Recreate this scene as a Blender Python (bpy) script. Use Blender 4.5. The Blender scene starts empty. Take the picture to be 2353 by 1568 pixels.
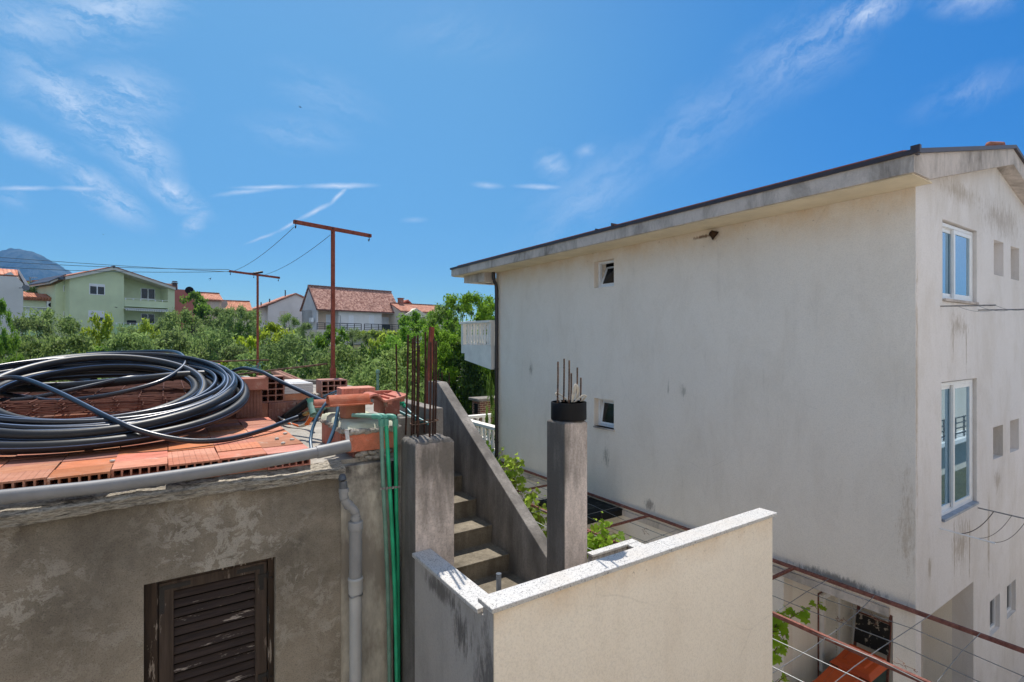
import bpy, bmesh, math, random
import numpy as np
from mathutils import Vector, Matrix
R = math.radians
random.seed(7); rng = np.random.default_rng(7)
scene = bpy.context.scene
COL = scene.collection

# ------------------------------------------------------------------ frame of reference
# x runs along the short side of the white house, y along its long side, z up, eye level z = 0
YAW = R(33.8); F = 1186.0; CX, CY = 1176.5, 784.0
FW = Vector((math.sin(YAW), math.cos(YAW), 0)); RT = Vector((math.cos(YAW), -math.sin(YAW), 0))
GROUND = -6.6
def ray(px, py): return FW + RT*((px-CX)/F) + Vector((0, 0, (CY-py)/F))
def at(px, py, s): return ray(px, py)*s
def on_z(px, py, z): r = ray(px, py); return r*(z/r.z)
def on_y(px, py, y): r = ray(px, py); return r*(y/r.y)
def on_x(px, py, x): r = ray(px, py); return r*(x/r.x)

# ------------------------------------------------------------------ mesh builder
class MB:
    def __init__(s): s.v = []; s.f = []; s.m = []
    def quad(s, a, b, c, d, m=0):
        n = len(s.v); s.v += [tuple(a), tuple(b), tuple(c), tuple(d)]; s.f.append((n, n+1, n+2, n+3)); s.m.append(m)
    def poly(s, pts, m=0):
        n = len(s.v); s.v += [tuple(p) for p in pts]; s.f.append(tuple(range(n, n+len(pts)))); s.m.append(m)
    def hexa(s, p, m=0):
        n = len(s.v); s.v += [tuple(q) for q in p]
        for q in ((0,3,2,1),(4,5,6,7),(0,1,5,4),(1,2,6,5),(2,3,7,6),(3,0,4,7)):
            s.f.append(tuple(n+i for i in q)); s.m.append(m)
        return s
    def box(s, x0, x1, y0, y1, z0, z1, m=0):
        return s.hexa([(x0,y0,z0),(x1,y0,z0),(x1,y1,z0),(x0,y1,z0),(x0,y0,z1),(x1,y0,z1),(x1,y1,z1),(x0,y1,z1)], m)
    def fbox(s, fr, a0, a1, b0, b1, z0, z1, m=0):
        P = fr.p
        return s.hexa([P(a0,b0,z0),P(a1,b0,z0),P(a1,b1,z0),P(a0,b1,z0),P(a0,b0,z1),P(a1,b0,z1),P(a1,b1,z1),P(a0,b1,z1)], m)
    def prism(s, pts, vec, m=0):
        vec = Vector(vec); n = len(s.v); k = len(pts)
        s.v += [tuple(p) for p in pts] + [tuple(Vector(p)+vec) for p in pts]
        s.f.append(tuple(range(n+k-1, n-1, -1))); s.m.append(m)
        s.f.append(tuple(range(n+k, n+2*k))); s.m.append(m)
        for i in range(k):
            j = (i+1) % k; s.f.append((n+i, n+j, n+k+j, n+k+i)); s.m.append(m)
        return s
    def bar(s, a, b, w, h=None, m=0, up=(0,0,1)):
        a, b = Vector(a), Vector(b); h = h or w; d = (b-a).normalized(); up = Vector(up)
        if abs(d.dot(up)) > .95: up = Vector((1,0,0))
        x = d.cross(up).normalized()*(w/2); y = x.cross(d).normalized()*(h/2)
        return s.hexa([a-x-y, a+x-y, a+x+y, a-x+y, b-x-y, b+x-y, b+x+y, b-x+y], m)
    def tube(s, pts, r, n=8, m=0, cap=True, closed=False, stripes=(), sm=1):
        pts = [Vector(p) for p in pts]; k = len(pts)
        rad = r if callable(r) else (lambda i: r)
        up = Vector((0, 0, 1)); base = len(s.v)
        for i, p in enumerate(pts):
            if closed: d = pts[(i+1) % k]-pts[i-1]
            else: d = pts[min(i+1, k-1)]-pts[max(i-1, 0)]
            d = d.normalized() if d.length > 1e-9 else Vector((0,0,1))
            u = up if abs(d.dot(up)) < .96 else Vector((0, 1, 0))
            x = d.cross(u).normalized(); y = x.cross(d).normalized()
            for j in range(n):
                t = 2*math.pi*j/n; s.v.append(tuple(p + (x*math.cos(t)+y*math.sin(t))*rad(i)))
        for i in range(k if closed else k-1):
            i2 = (i+1) % k
            for j in range(n):
                j2 = (j+1) % n
                s.f.append((base+i*n+j, base+i*n+j2, base+i2*n+j2, base+i2*n+j)); s.m.append(sm if j in stripes else m)
        if cap and not closed:
            s.f.append(tuple(base+j for j in range(n-1, -1, -1))); s.m.append(m)
            s.f.append(tuple(base+(k-1)*n+j for j in range(n))); s.m.append(m)
        return s
    def lathe(s, prof, c, axis=(0,0,1), n=16, m=0):
        c = Vector(c); pts = [c + Vector(axis)*h for r, h in prof]
        return s.tube(pts, lambda i: max(prof[i][0], 1e-4), n, m)
    def build(s, name, mats, parent=None, smooth=False, bevel=0, seg=2, base=None, recalc=True):
        if not isinstance(mats, (list, tuple)): mats = [mats]
        if parent is not None:
            root = parent
            while root.parent: root = root.parent
            o = root.location
        else: o = Vector(base) if base is not None else Vector((0,0,0))
        me = bpy.data.meshes.new(name)
        me.from_pydata([(p[0]-o[0], p[1]-o[1], p[2]-o[2]) for p in s.v], [], s.f)
        for mt in mats: me.materials.append(mt)
        me.polygons.foreach_set('material_index', s.m)
        if recalc and len(s.f) < 60000:
            b = bmesh.new(); b.from_mesh(me)
            bmesh.ops.remove_doubles(b, verts=b.verts, dist=1e-5)
            bmesh.ops.recalc_face_normals(b, faces=b.faces); b.to_mesh(me); b.free()
        if smooth: me.polygons.foreach_set('use_smooth', [True]*len(me.polygons))
        me.update()
        ob = bpy.data.objects.new(name, me); COL.objects.link(ob)
        if parent is not None: ob.parent = parent
        elif base is not None: ob.location = o
        if bevel:
            bv = ob.modifiers.new('bevel', 'BEVEL'); bv.width = bevel; bv.segments = seg; bv.limit_method = 'ANGLE'; bv.angle_limit = R(40)
        if smooth == 'auto':
            me.polygons.foreach_set('use_smooth', [True]*len(me.polygons))
            e = ob.modifiers.new('split', 'EDGE_SPLIT'); e.split_angle = R(38)
        return ob

def tag(o, label=None, cat=None, group=None, kind=None):
    if label: o['label'] = label
    if cat: o['category'] = cat
    if group: o['group'] = group
    if kind: o['kind'] = kind
    return o
def thing(name, label, cat, loc=(0,0,0), group=None, rz=0):
    e = bpy.data.objects.new(name, None); COL.objects.link(e); e.location = loc; e.rotation_euler = (0, 0, rz); e.empty_display_size = .1
    return tag(e, label, cat, group)
def solo(mb, name, mats, label, cat, base, group=None, **k): return tag(mb.build(name, mats, base=base, **k), label, cat, group)
def struct(mb, name, mats, kind='structure', label=None, cat=None, **k): return tag(mb.build(name, mats, **k), label, cat, None, kind)
def copy_tree(o, parent=None):
    c = o.copy(); COL.objects.link(c)
    if parent: c.parent = parent
    for ch in list(o.children): copy_tree(ch, c)
    return c

class Frame:
    """a building's own axes: a along its front, b into its depth"""
    def __init__(s, px, d, vp):
        s.O = at(px, CY, d); t = (vp-CX)/F
        s.e1 = (FW + RT*t).normalized(); s.e2 = Vector((-s.e1.y, s.e1.x, 0))
        if s.e2.dot(FW) < 0: s.e2 = -s.e2
    def p(s, a, b, z): return s.O + s.e1*a + s.e2*b + Vector((0, 0, z))
    def az(s, px, py, b=0):
        r = ray(px, py); o = s.O + s.e2*b; k = o.dot(s.e2)/r.dot(s.e2); q = r*k
        return (q-o).dot(s.e1), q.z

def smooth_path(pts, n=8, closed=False):
    pts = [Vector(p) for p in pts]; out = []; k = len(pts)
    g = (lambda i: pts[i % k]) if closed else (lambda i: pts[max(0, min(k-1, i))])
    for i in range(k if closed else k-1):
        a, b, c, d = g(i-1), g(i), g(i+1), g(i+2)
        for j in range(n):
            t = j/n; out.append(.5*((2*b)+(c-a)*t+(2*a-5*b+4*c-d)*t*t+(3*b-a-3*c+d)*t**3))
    if not closed: out.append(pts[-1])
    return out

def holewall(mb, P, a0, a1, z0, z1, holes, thick, reveal_m=0, m=0, back=True):
    """wall in the plane P(a, depth, z) with rectangular openings that have real reveals"""
    A = sorted({a0, a1, *[h[0] for h in holes], *[h[1] for h in holes]}); Z = sorted({z0, z1, *[h[2] for h in holes], *[h[3] for h in holes]})
    for i in range(len(A)-1):
        for j in range(len(Z)-1):
            ca, cz = (A[i]+A[i+1])/2, (Z[j]+Z[j+1])/2
            if any(h[0] < ca < h[1] and h[2] < cz < h[3] for h in holes): continue
            for d in ((0, thick) if back else (0,)):
                mb.quad(P(A[i],d,Z[j]), P(A[i+1],d,Z[j]), P(A[i+1],d,Z[j+1]), P(A[i],d,Z[j+1]), m)
    for h in holes:
        c = [(h[0],h[2]),(h[1],h[2]),(h[1],h[3]),(h[0],h[3])]
        for q in range(4):
            (u, w), (u2, w2) = c[q], c[(q+1) % 4]
            mb.quad(P(u,0,w), P(u2,0,w2), P(u2,thick,w2), P(u,thick,w), reveal_m)
    for q in (((a0,z0),(a1,z0)),((a1,z0),(a1,z1)),((a1,z1),(a0,z1)),((a0,z1),(a0,z0))):
        (u, w), (u2, w2) = q
        if any((h[2] == z0 and w == z0 and w2 == z0) for h in holes): continue
        mb.quad(P(u,0,w), P(u2,0,w2), P(u2,thick,w2), P(u,thick,w), m)

# ------------------------------------------------------------------ materials
def lin(r, g, b):
    f = lambda c: ((c/255+.055)/1.055)**2.4 if c > 10 else c/255/12.92
    return (f(r), f(g), f(b), 1)
class Mat:
    def __init__(s, name):
        s.mat = bpy.data.materials.new(name); s.mat.use_nodes = True; s.nt = s.mat.node_tree
        s.b = s.nt.nodes['Principled BSDF']; s._g = None
    def n(s, t, **k):
        nd = s.nt.nodes.new(t)
        for a, b in k.items(): setattr(nd, a, b)
        return nd
    def set(s, sock, v):
        if isinstance(v, bpy.types.NodeSocket): s.nt.links.new(v, sock)
        else:
            if isinstance(v, tuple) and len(v) == 3 and sock.type == 'RGBA': v = (*v, 1)
            sock.default_value = v
    @property
    def geo(s):
        if not s._g: s._g = s.n('ShaderNodeNewGeometry')
        return s._g
    def pos(s): return s.geo.outputs['Position']
    def obj(s): return s.n('ShaderNodeTexCoord').outputs['Object']
    def sc(s, vec, k):
        nd = s.n('ShaderNodeVectorMath', operation='MULTIPLY'); s.set(nd.inputs[0], vec); nd.inputs[1].default_value = k; return nd.outputs[0]
    def noise(s, scale, detail=4, rough=.6, stretch=(1,1,1), vec=None, dist=0):
        nd = s.n('ShaderNodeTexNoise'); nd.inputs['Scale'].default_value = scale; nd.inputs['Detail'].default_value = detail
        nd.inputs['Roughness'].default_value = rough; nd.inputs['Distortion'].default_value = dist
        s.set(nd.inputs['Vector'], s.sc(vec or s.pos(), stretch)); return nd.outputs['Fac']
    def vor(s, scale, feature='F1', vec=None, out='Distance'):
        nd = s.n('ShaderNodeTexVoronoi', feature=feature); nd.inputs['Scale'].default_value = scale
        s.set(nd.inputs['Vector'], vec or s.pos()); return nd.outputs[out]
    def ramp(s, fac, stops):
        nd = s.n('ShaderNodeValToRGB'); s.set(nd.inputs[0], fac); e = nd.color_ramp.elements
        for i, (p, c) in enumerate(stops):
            el = e[i] if i < 2 else e.new(p)
            el.position = p; el.color = (c, c, c, 1) if not isinstance(c, tuple) else ((*c, 1) if len(c) == 3 else c)
        return nd.outputs[0]
    def mix(s, fac, a, b, mode='MIX'):
        nd = s.n('ShaderNodeMix', data_type='RGBA', blend_type=mode); s.set(nd.inputs[0], fac); s.set(nd.inputs[6], a); s.set(nd.inputs[7], b); return nd.outputs[2]
    def math(s, op, a, b=0.0, clamp=False):
        nd = s.n('ShaderNodeMath', operation=op, use_clamp=clamp); s.set(nd.inputs[0], a); s.set(nd.inputs[1], b); return nd.outputs[0]
    def sep(s, vec, k):
        nd = s.n('ShaderNodeSeparateXYZ'); s.set(nd.inputs[0], vec); return nd.outputs[k]
    def rmap(s, v, a, b, c=0., d=1.):
        nd = s.n('ShaderNodeMapRange'); s.set(nd.inputs[0], v)
        for i, q in enumerate((a, b, c, d)): nd.inputs[i+1].default_value = q
        return nd.outputs[0]
    def rand(s): return s.n('ShaderNodeObjectInfo').outputs['Random']
    def done(s, col, rough=.8, bump=(), spec=.3, metal=0.):
        s.set(s.b.inputs['Base Color'], col); s.set(s.b.inputs['Roughness'], rough); s.set(s.b.inputs['Metallic'], metal)
        s.b.inputs['Specular IOR Level'].default_value = spec
        prev = None
        for h, st, d in bump:
            nd = s.n('ShaderNodeBump'); s.set(nd.inputs['Height'], h); nd.inputs['Strength'].default_value = st; nd.inputs['Distance'].default_value = d
            if prev: s.nt.links.new(prev, nd.inputs['Normal'])
            prev = nd.outputs[0]
        if prev: s.nt.links.new(prev, s.b.inputs['Normal'])
        return s.mat
def plain(name, col, rough=.6, spec=.3, metal=0., var=.25, scale=8, grime=0):
    m = Mat(name); n = m.noise(scale, 4, .6)
    c = m.mix(m.ramp(n, [(.3, 0.), (.7, 1.)]), tuple(x*(1-var) for x in col[:3]), tuple(min(1, x*(1+var*.6)) for x in col[:3]))
    if grime: c = m.mix(m.ramp(m.noise(scale*.5, 6, .7, (1,1,.3)), [(.5, 0.), (.75, grime)]), c, (.05,.045,.04))
    return m.done(c, rough, [(m.noise(scale*9, 3), .12, .003)], spec, metal)

def mk_stucco(name, col, stain, streak=.6, grain=90, gb=.5, top=None, blobs=(), axis=1):
    m = Mat(name)
    n1 = m.ramp(m.noise(1.3, 8, .72, (1,1,.45), dist=.4), [(.46, 0.), (.74, 1.)])
    n2 = m.ramp(m.noise(7, 7, .74, (1,1,.09)), [(.56, 0.), (.80, 1.)])
    n4 = m.ramp(m.noise(3.1, 8, .75, (1,1,.8)), [(.50, 0.), (.68, .5)])
    c = m.mix(m.ramp(m.noise(.45, 3, .5), [(.35, 0.), (.65, .6)]), col, tuple(x*.92 for x in col))
    c = m.mix(m.math('MULTIPLY', n1, streak*.8), c, stain)
    c = m.mix(m.math('MULTIPLY', n4, streak*.7), c, tuple((x+y)/2 for x, y in zip(col, stain)))
    c = m.mix(m.math('MULTIPLY', m.math('MULTIPLY', n2, n1), streak), c, tuple(x*.45 for x in stain))
    zz = m.sep(m.pos(), 2)
    if top:   # rust-brown bloom that has grown along the joint above
        z0, z1, tc = top
        g = m.math('MULTIPLY', m.rmap(zz, z0, z1), m.ramp(m.noise(1.7, 7, .75, (1,1,.8)), [(.38, .08), (.70, .85)]))
        c = m.mix(g, c, tc)
        sp = m.math('MULTIPLY', m.rmap(zz, z0, z1), m.ramp(m.noise(16, 4, .7), [(.64, 0.), (.70, .8)]))
        c = m.mix(sp, c, (.13,.07,.03))
    for a0, b0, ra, rb, thr, bc in blobs:   # mould and mud stains with ragged, faded edges
        da = m.math('MULTIPLY', m.math('SUBTRACT', m.sep(m.pos(), axis), a0), 1/ra); db = m.math('MULTIPLY', m.math('SUBTRACT', zz, b0), 1/rb)
        d = m.math('SUBTRACT', 1.0, m.math('SQRT', m.math('ADD', m.math('MULTIPLY', da, da), m.math('MULTIPLY', db, db))))
        f = m.math('ADD', d, m.math('MULTIPLY', m.math('SUBTRACT', m.noise(24, 8, .80, (1,1,.22)), .5), 2.4))
        c = m.mix(m.ramp(f, [(thr, 0.), (thr+.42, .85)]), c, bc)
    gr = m.noise(grain, 3, .7)
    c = m.mix(m.ramp(gr, [(.3, .28), (.55, 0.)]), c, tuple(x*.5 for x in col))
    ck = m.vor(.55, 'DISTANCE_TO_EDGE', m.mix(.10, m.pos(), m.n('ShaderNodeTexNoise').outputs['Color']))
    c = m.mix(m.math('MULTIPLY', m.ramp(ck, [(.0, 1.), (.004, 0.)]), m.ramp(m.noise(.9, 2), [(.56, 0.), (.62, .16)])), c, tuple(x*.5 for x in stain))
    return m.done(c, .92, [(m.noise(grain, 2, .6), gb, .006), (m.noise(7, 3), .15, .02), (m.noise(1.1, 3), .25, .05)], .15)

def mk_concrete(name, dark, pale, thr=(.42, .66), low=None, scale=2.2):
    m = Mat(name)
    st = m.noise(scale*2.2, 6, .65, (1,1,.16)); bl = m.noise(scale, 5, .6, (1,1,.55))
    f = m.math('ADD', m.math('MULTIPLY', st, .5), m.math('MULTIPLY', bl, .5))
    if low:
        f = m.math('ADD', f, m.rmap(m.sep(m.pos(), 2), low[0], low[1], low[2], 0.))
    c = m.mix(m.ramp(f, [(thr[0], 0.), (thr[1], 1.)]), dark, pale)
    c = m.mix(m.ramp(m.noise(scale*9, 5, .7, (1,1,.35)), [(.40, .3), (.6, 0.)]), c, dark)
    c = m.mix(m.ramp(m.noise(60, 4, .7), [(.35, .32), (.55, 0.)]), c, tuple(x*.6 for x in dark))
    v = m.vor(7, 'DISTANCE_TO_EDGE', m.mix(.12, m.pos(), m.n('ShaderNodeTexNoise').outputs['Color']))
    ck = m.math('MULTIPLY', m.ramp(v, [(.0, 1.), (.012, 0.)]), m.ramp(m.noise(1.7, 2), [(.56, 0.), (.66, .35)]))
    c = m.mix(ck, c, tuple(x*.4 for x in dark))
    return m.done(c, .93, [(m.noise(75, 4, .7), .45, .006), (m.noise(12, 4), .3, .015)], .15)

M = {}
M['house'] = mk_stucco('house_stucco', (.83,.755,.67), (.63,.545,.45), .55, 70, .6, top=(1.5, 2.3, (.66,.46,.26)), blobs=((3.9,-3.72,.95,.14,.25,(.24,.22,.20)),(7.62,-3.55,.22,.20,.3,(.28,.25,.23)),(6.75,-1.03,.17,.30,.50,(.42,.385,.33)),(7.12,-.98,.06,.42,.6,(.46,.41,.345)),(12.0,-.8,.25,.6,.62,(.30,.27,.23)),(8.95,-2.75,.28,.7,.62,(.34,.31,.26)),(6.25,2.03,.36,.055,.25,(.13,.06,.022)),(6.05,2.05,.15,.06,.1,(.07,.035,.015)),(2.95,-2.6,.26,1.9,.62,(.56,.46,.36))))
M['house_end'] = mk_stucco('house_end_stucco', (.75,.71,.685), (.53,.47,.40), .75, 70, .5, axis=0, blobs=((10.4,.25,.9,.45,.55,(.42,.36,.30)),(10.15,.1,.05,.8,.4,(.40,.34,.28)),(10.75,.0,.05,.9,.4,(.40,.34,.28)),(10.55,-3.2,.9,.8,.52,(.40,.335,.27)),(10.9,-3.4,.05,1.1,.35,(.38,.31,.24)),(10.2,-3.2,.05,.9,.35,(.40,.33,.26)),(8.72,-.6,.10,3.4,.42,(.46,.38,.30)),(12.6,2.2,2.6,.75,.55,(.42,.36,.31)),(10.4,2.35,1.8,.35,.5,(.45,.38,.31)),(11.9,-3.4,.12,1.2,.4,(.42,.35,.28)),(12.4,-2.5,.5,.5,.55,(.40,.34,.28)),(9.2,-3.3,.10,.25,.3,(.40,.34,.28))))
M['fascia'] = mk_stucco('fascia_stucco', (.60,.53,.48), (.17,.15,.13), 1.5, 60, .5)
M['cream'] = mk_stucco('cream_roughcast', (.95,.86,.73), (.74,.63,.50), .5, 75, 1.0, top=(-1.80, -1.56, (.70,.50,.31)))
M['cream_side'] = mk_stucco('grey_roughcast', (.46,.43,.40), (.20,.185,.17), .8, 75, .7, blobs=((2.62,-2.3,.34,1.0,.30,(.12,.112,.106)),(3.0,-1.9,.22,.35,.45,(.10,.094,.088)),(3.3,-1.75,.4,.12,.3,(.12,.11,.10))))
M['concrete'] = mk_concrete('weathered_concrete', (.15,.135,.12), (.42,.38,.34))
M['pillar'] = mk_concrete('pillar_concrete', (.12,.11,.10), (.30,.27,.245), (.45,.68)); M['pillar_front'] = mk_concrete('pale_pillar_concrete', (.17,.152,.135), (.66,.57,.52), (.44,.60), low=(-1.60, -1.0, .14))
M['step'] = mk_concrete('step_concrete', (.10,.085,.065), (.30,.26,.20), (.38,.62))
M['slab'] = mk_concrete('roof_slab_concrete', (.24,.22,.19), (.46,.43,.38), (.35,.6))

def mk_old_plaster():
    m = Mat('old_plaster')
    a = m.noise(1.6, 7, .68); b = m.noise(4.2, 7, .72, dist=.6); e = m.noise(.6, 3, .5)
    c = m.mix(m.ramp(a, [(.36, 0.), (.62, 1.)]), (.145,.127,.102), (.30,.262,.212))
    fl = m.math('MULTIPLY', m.ramp(m.noise(9, 8, .74, dist=.5), [(.50, 0.), (.54, .55)]), m.ramp(m.noise(1.5, 4, .6), [(.42, .08), (.56, 1.)])); c = m.mix(fl, c, (.46,.435,.385))
    c = m.mix(m.ramp(e, [(.5, 0.), (.66, .6)]), c, (.13,.115,.098))
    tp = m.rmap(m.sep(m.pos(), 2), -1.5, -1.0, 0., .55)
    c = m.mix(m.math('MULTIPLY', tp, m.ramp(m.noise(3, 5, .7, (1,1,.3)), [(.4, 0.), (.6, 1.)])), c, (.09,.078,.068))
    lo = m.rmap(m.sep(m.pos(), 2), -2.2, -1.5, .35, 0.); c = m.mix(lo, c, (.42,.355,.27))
    c = m.mix(m.ramp(m.noise(130, 3, .7), [(.3, .5), (.5, 0.)]), c, (.04,.035,.03))
    c = m.mix(m.ramp(m.noise(150, 2, .6), [(.66, 0.), (.72, .6)]), c, (.42,.38,.32))
    return m.done(c, .95, [(m.noise(110, 4, .7), .5, .004), (b, .5, .004), (m.noise(9, 4), .25, .02)], .1)
M['plaster'] = mk_old_plaster()
def mk_strip():
    m = Mat('strip_plaster'); a = m.noise(2.5, 6, .65, (1,1,.4))
    c = m.mix(m.ramp(a, [(.4, 0.), (.6, 1.)]), (.28,.25,.21), (.64,.60,.51))
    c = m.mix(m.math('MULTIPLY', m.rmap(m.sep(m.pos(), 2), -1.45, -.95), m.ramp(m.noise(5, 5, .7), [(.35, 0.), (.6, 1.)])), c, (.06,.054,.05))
    return m.done(c, .93, [(m.noise(90, 4), .4, .004)], .1)
M['strip'] = mk_strip()
def mk_lip():
    m = Mat('crumbled_render'); v = m.sc(m.pos(), (1, 1, 7))
    a = m.noise(7, 7, .75, vec=v, dist=.8); b = m.noise(30, 5, .7, vec=v)
    c = m.mix(m.ramp(a, [(.34, 0.), (.52, 1.)]), (.075,.068,.058), (.52,.47,.39))
    c = m.mix(m.ramp(b, [(.35, .7), (.55, 0.)]), c, (.04,.037,.033))
    return m.done(c, .95, [(a, 1., .03), (b, .7, .012)], .1)
M['lip'] = mk_lip()
def mk_granite():
    m = Mat('granite'); v = m.vor(150, out='Color'); x = m.sep(v, 0)
    c = m.mix(m.ramp(x, [(.07, 1.), (.12, 0.)]), (.55,.535,.515), (.17,.17,.175))
    c = m.mix(m.ramp(m.sep(m.vor(110, out='Color'), 1), [(.15, .8), (.24, 0.)]), c, (.40,.39,.385))
    c = m.mix(m.ramp(m.noise(2.5, 5), [(.5, 0.), (.7, .35)]), c, (.55,.48,.40))
    return m.done(c, .42, [(m.noise(160, 2), .1, .001)], .4)
M['granite'] = mk_granite()
def mk_clay(name, col, groove=0, wear=.5):
    m = Mat(name); o = m.obj(); r = m.rand(); vec = m.n('ShaderNodeVectorMath', operation='ADD'); m.set(vec.inputs[0], m.pos())
    c = m.mix(r, tuple(x*.58 for x in col), tuple(min(1, x*1.28) for x in col))
    hue = m.n('ShaderNodeHueSaturation'); m.set(hue.inputs['Hue'], m.rmap(m.math('FRACT', m.math('MULTIPLY', r, 7.31)), 0, 1, .488, .512)); m.set(hue.inputs['Saturation'], m.rmap(m.math('FRACT', m.math('MULTIPLY', r, 3.77)), 0, 1, .78, 1.05)); m.set(hue.inputs['Color'], c); c = hue.outputs[0]
    c = m.mix(m.ramp(m.noise(9, 5, .65, (1,2.5,1)), [(.4, 0.), (.7, .55)]), c, tuple(x*.5 for x in col))
    c = m.mix(m.ramp(m.noise(6, 6, .7), [(.60, 0.), (.68, wear)]), c, (.55,.48,.42))
    c = m.mix(m.ramp(m.noise(3.3, 5, .7), [(.42, 0.), (.7, .45)]), c, (.52,.30,.21))
    c = m.mix(m.ramp(m.noise(2.6, 4, .7), [(.6, 0.), (.72, wear*.7)]), c, (.10,.055,.045))
    c = m.mix(m.ramp(m.noise(120, 2), [(.3, .3), (.5, 0.)]), c, tuple(x*.4 for x in col))
    bp = [(m.noise(60, 4, .7), .25, .004)]
    if groove:
        w = m.n('ShaderNodeTexWave', bands_direction='X'); w.inputs['Scale'].default_value = groove; w.inputs['Distortion'].default_value = .4; m.set(w.inputs[0], o)
        bp.append((m.ramp(w.outputs['Fac'], [(.35, 0.), (.6, 1.)]), .8, .006))
    return m.done(c, .85, bp, .2)
M['clay'] = mk_clay('fired_clay', (.50,.165,.085)); M['clay_g'] = mk_clay('grooved_clay', (.52,.18,.095), 4.5)
M['clay_old'] = mk_clay('old_clay', (.34,.14,.095), 0, .7); M['clay_oldg'] = mk_clay('old_grooved_clay', (.30,.12,.08), 10, .6)
M['tile'] = mk_clay('glazed_roof_tile_clay', (.46,.12,.06), 0, .1)
def mk_rust(name, a, b, ribs=0):
    m = Mat(name); c = m.mix(m.ramp(m.noise(16, 5, .7), [(.35, 0.), (.65, 1.)]), a, b)
    bp = [(m.noise(90, 4), .4, .002)]
    if ribs: bp.append((m.ramp(m.noise(ribs, 1, .5, (.15, .15, 1)), [(.42, 0.), (.58, 1.)]), .7, .004))
    return m.done(c, .85, bp, .25)
M['rust'] = mk_rust('rusty_rebar', (.026,.015,.012), (.075,.032,.020)); M['rust_r'] = mk_rust('pitted_rebar', (.04,.024,.018), (.20,.12,.08), 90)
M['mesh_rust'] = mk_rust('rusty_mesh', (.075,.028,.02), (.16,.062,.042))
M['redsteel'] = mk_rust('red_oxide_steel', (.15,.036,.022), (.25,.075,.05)); M['beam'] = mk_rust('brown_painted_steel', (.13,.048,.038), (.26,.11,.085))
M['pe'] = plain('black_polyethylene', (.013,.0135,.0155), .42, .35, 0, .3, 5); M['pe_line'] = plain('blue_pipe_stripe', (.09,.15,.28), .4, .4)
M['thin'] = plain('dark_blue_black_pipe', (.016,.019,.028), .3, .5, 0, .3, 5)
M['pvc'] = plain('grey_pvc', (.20,.20,.205), .5, .4, 0, .15, 6, .25); M['pvc_m'] = plain('mid_grey_pvc', (.27,.27,.27), .5, .4, 0, .15, 6, .3); M['pvc_l'] = plain('light_grey_pvc', (.44,.44,.43), .5, .4, 0, .12, 4, .2); M['pvc_d'] = plain('dark_grey_pvc', (.09,.10,.115), .38, .5)
M['ppr'] = plain('green_ppr', (.02,.40,.20), .45, .4, 0, .3, 6); M['ppr_old'] = plain('faded_green_ppr', (.15,.28,.22), .55, .35, 0, .3, 9, .3); M['ppr_cap'] = plain('green_elbow', (.09,.30,.22), .5, .4)
M['hose'] = plain('blue_hose', (.035,.10,.165), .4, .5, 0, .2); M['teal'] = plain('teal_hose', (.02,.16,.19), .4, .5)
M['white'] = plain('white_pvc_frame', (.80,.81,.82), .35, .5, 0, .06); M['whitewash'] = plain('white_render', (.78,.75,.70), .9, .2, 0, .12, 2, .12)
M['cable'] = plain('beige_cable', (.55,.50,.42), .5, .4); M['orange'] = plain('orange_tape', (.75,.16,.03), .6, .3); M['black'] = plain('black_rubber', (.006,.006,.007), .55, .2)
M['zinc'] = plain('galvanised_band', (.30,.30,.30), .45, .4, .7, .3, 30); M['brass'] = plain('brass', (.36,.22,.08), .4, .5, .8); M['brownpipe'] = plain('brown_downpipe', (.030,.022,.021), .4, .5)
M['flash'] = plain('dark_flashing', (.045,.032,.036), .45, .5); M['foam'] = plain('cream_foam', (.50,.50,.38), .9, .2, 0, .12, 20); M['poly'] = plain('white_polystyrene', (.62,.60,.58), .95, .2, 0, .12, 70)
M['mortar'] = plain('lime_mortar', (.34,.31,.27), .95, .1, 0, .4, 24); M['stone'] = plain('pebble_stone', (.50,.47,.42), .8, .2); M['sill'] = plain('grey_blue_sill_tile', (.27,.32,.40), .4, .4)
M['soffit'] = plain('cream_soffit', (.70,.60,.44), .9, .2, 0, .12, 2); M['binlid'] = plain('orange_bin_lid', (.62,.10,.02), .45, .4, 0, .12, 3); M['bin'] = plain('dark_green_bin', (.02,.05,.035), .5, .4)
M['louvre'] = plain('cream_white_louvre', (.74,.71,.64), .55, .3, 0, .1); M['lowwall'] = mk_stucco('carport_roughcast', (.88,.83,.75), (.70,.60,.47), .4, 60, .5)
M['wire'] = plain('teal_line_wire', (.03,.07,.09), .5, .4); M['steelwire'] = plain('grey_wire', (.20,.21,.22), .45, .4, .5); M['rope'] = plain('dark_cord', (.06,.05,.045), .9, .1)
M['paving'] = mk_concrete('yard_paving', (.46,.42,.37), (.66,.61,.54), (.35,.65), scale=.7)
def mk_glass(name, col, rough=.03, spec=.9, ior=1.9):
    m = Mat(name); m.b.inputs['IOR'].default_value = ior
    return m.done(m.mix(m.noise(.7, 2), tuple(x*.7 for x in col), col), rough, [], spec)
M['glass'] = mk_glass('window_glass', (.28,.50,.66), .02, .5, 1.5); M['glass'].node_tree.nodes['Principled BSDF'].inputs['Metallic'].default_value = .75; M['glass_d'] = mk_glass('far_window_glass', (.012,.013,.015), .08, .5, 1.5); M['dark'] = plain('dark_interior', (.012,.012,.012), .9, .1)
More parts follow.
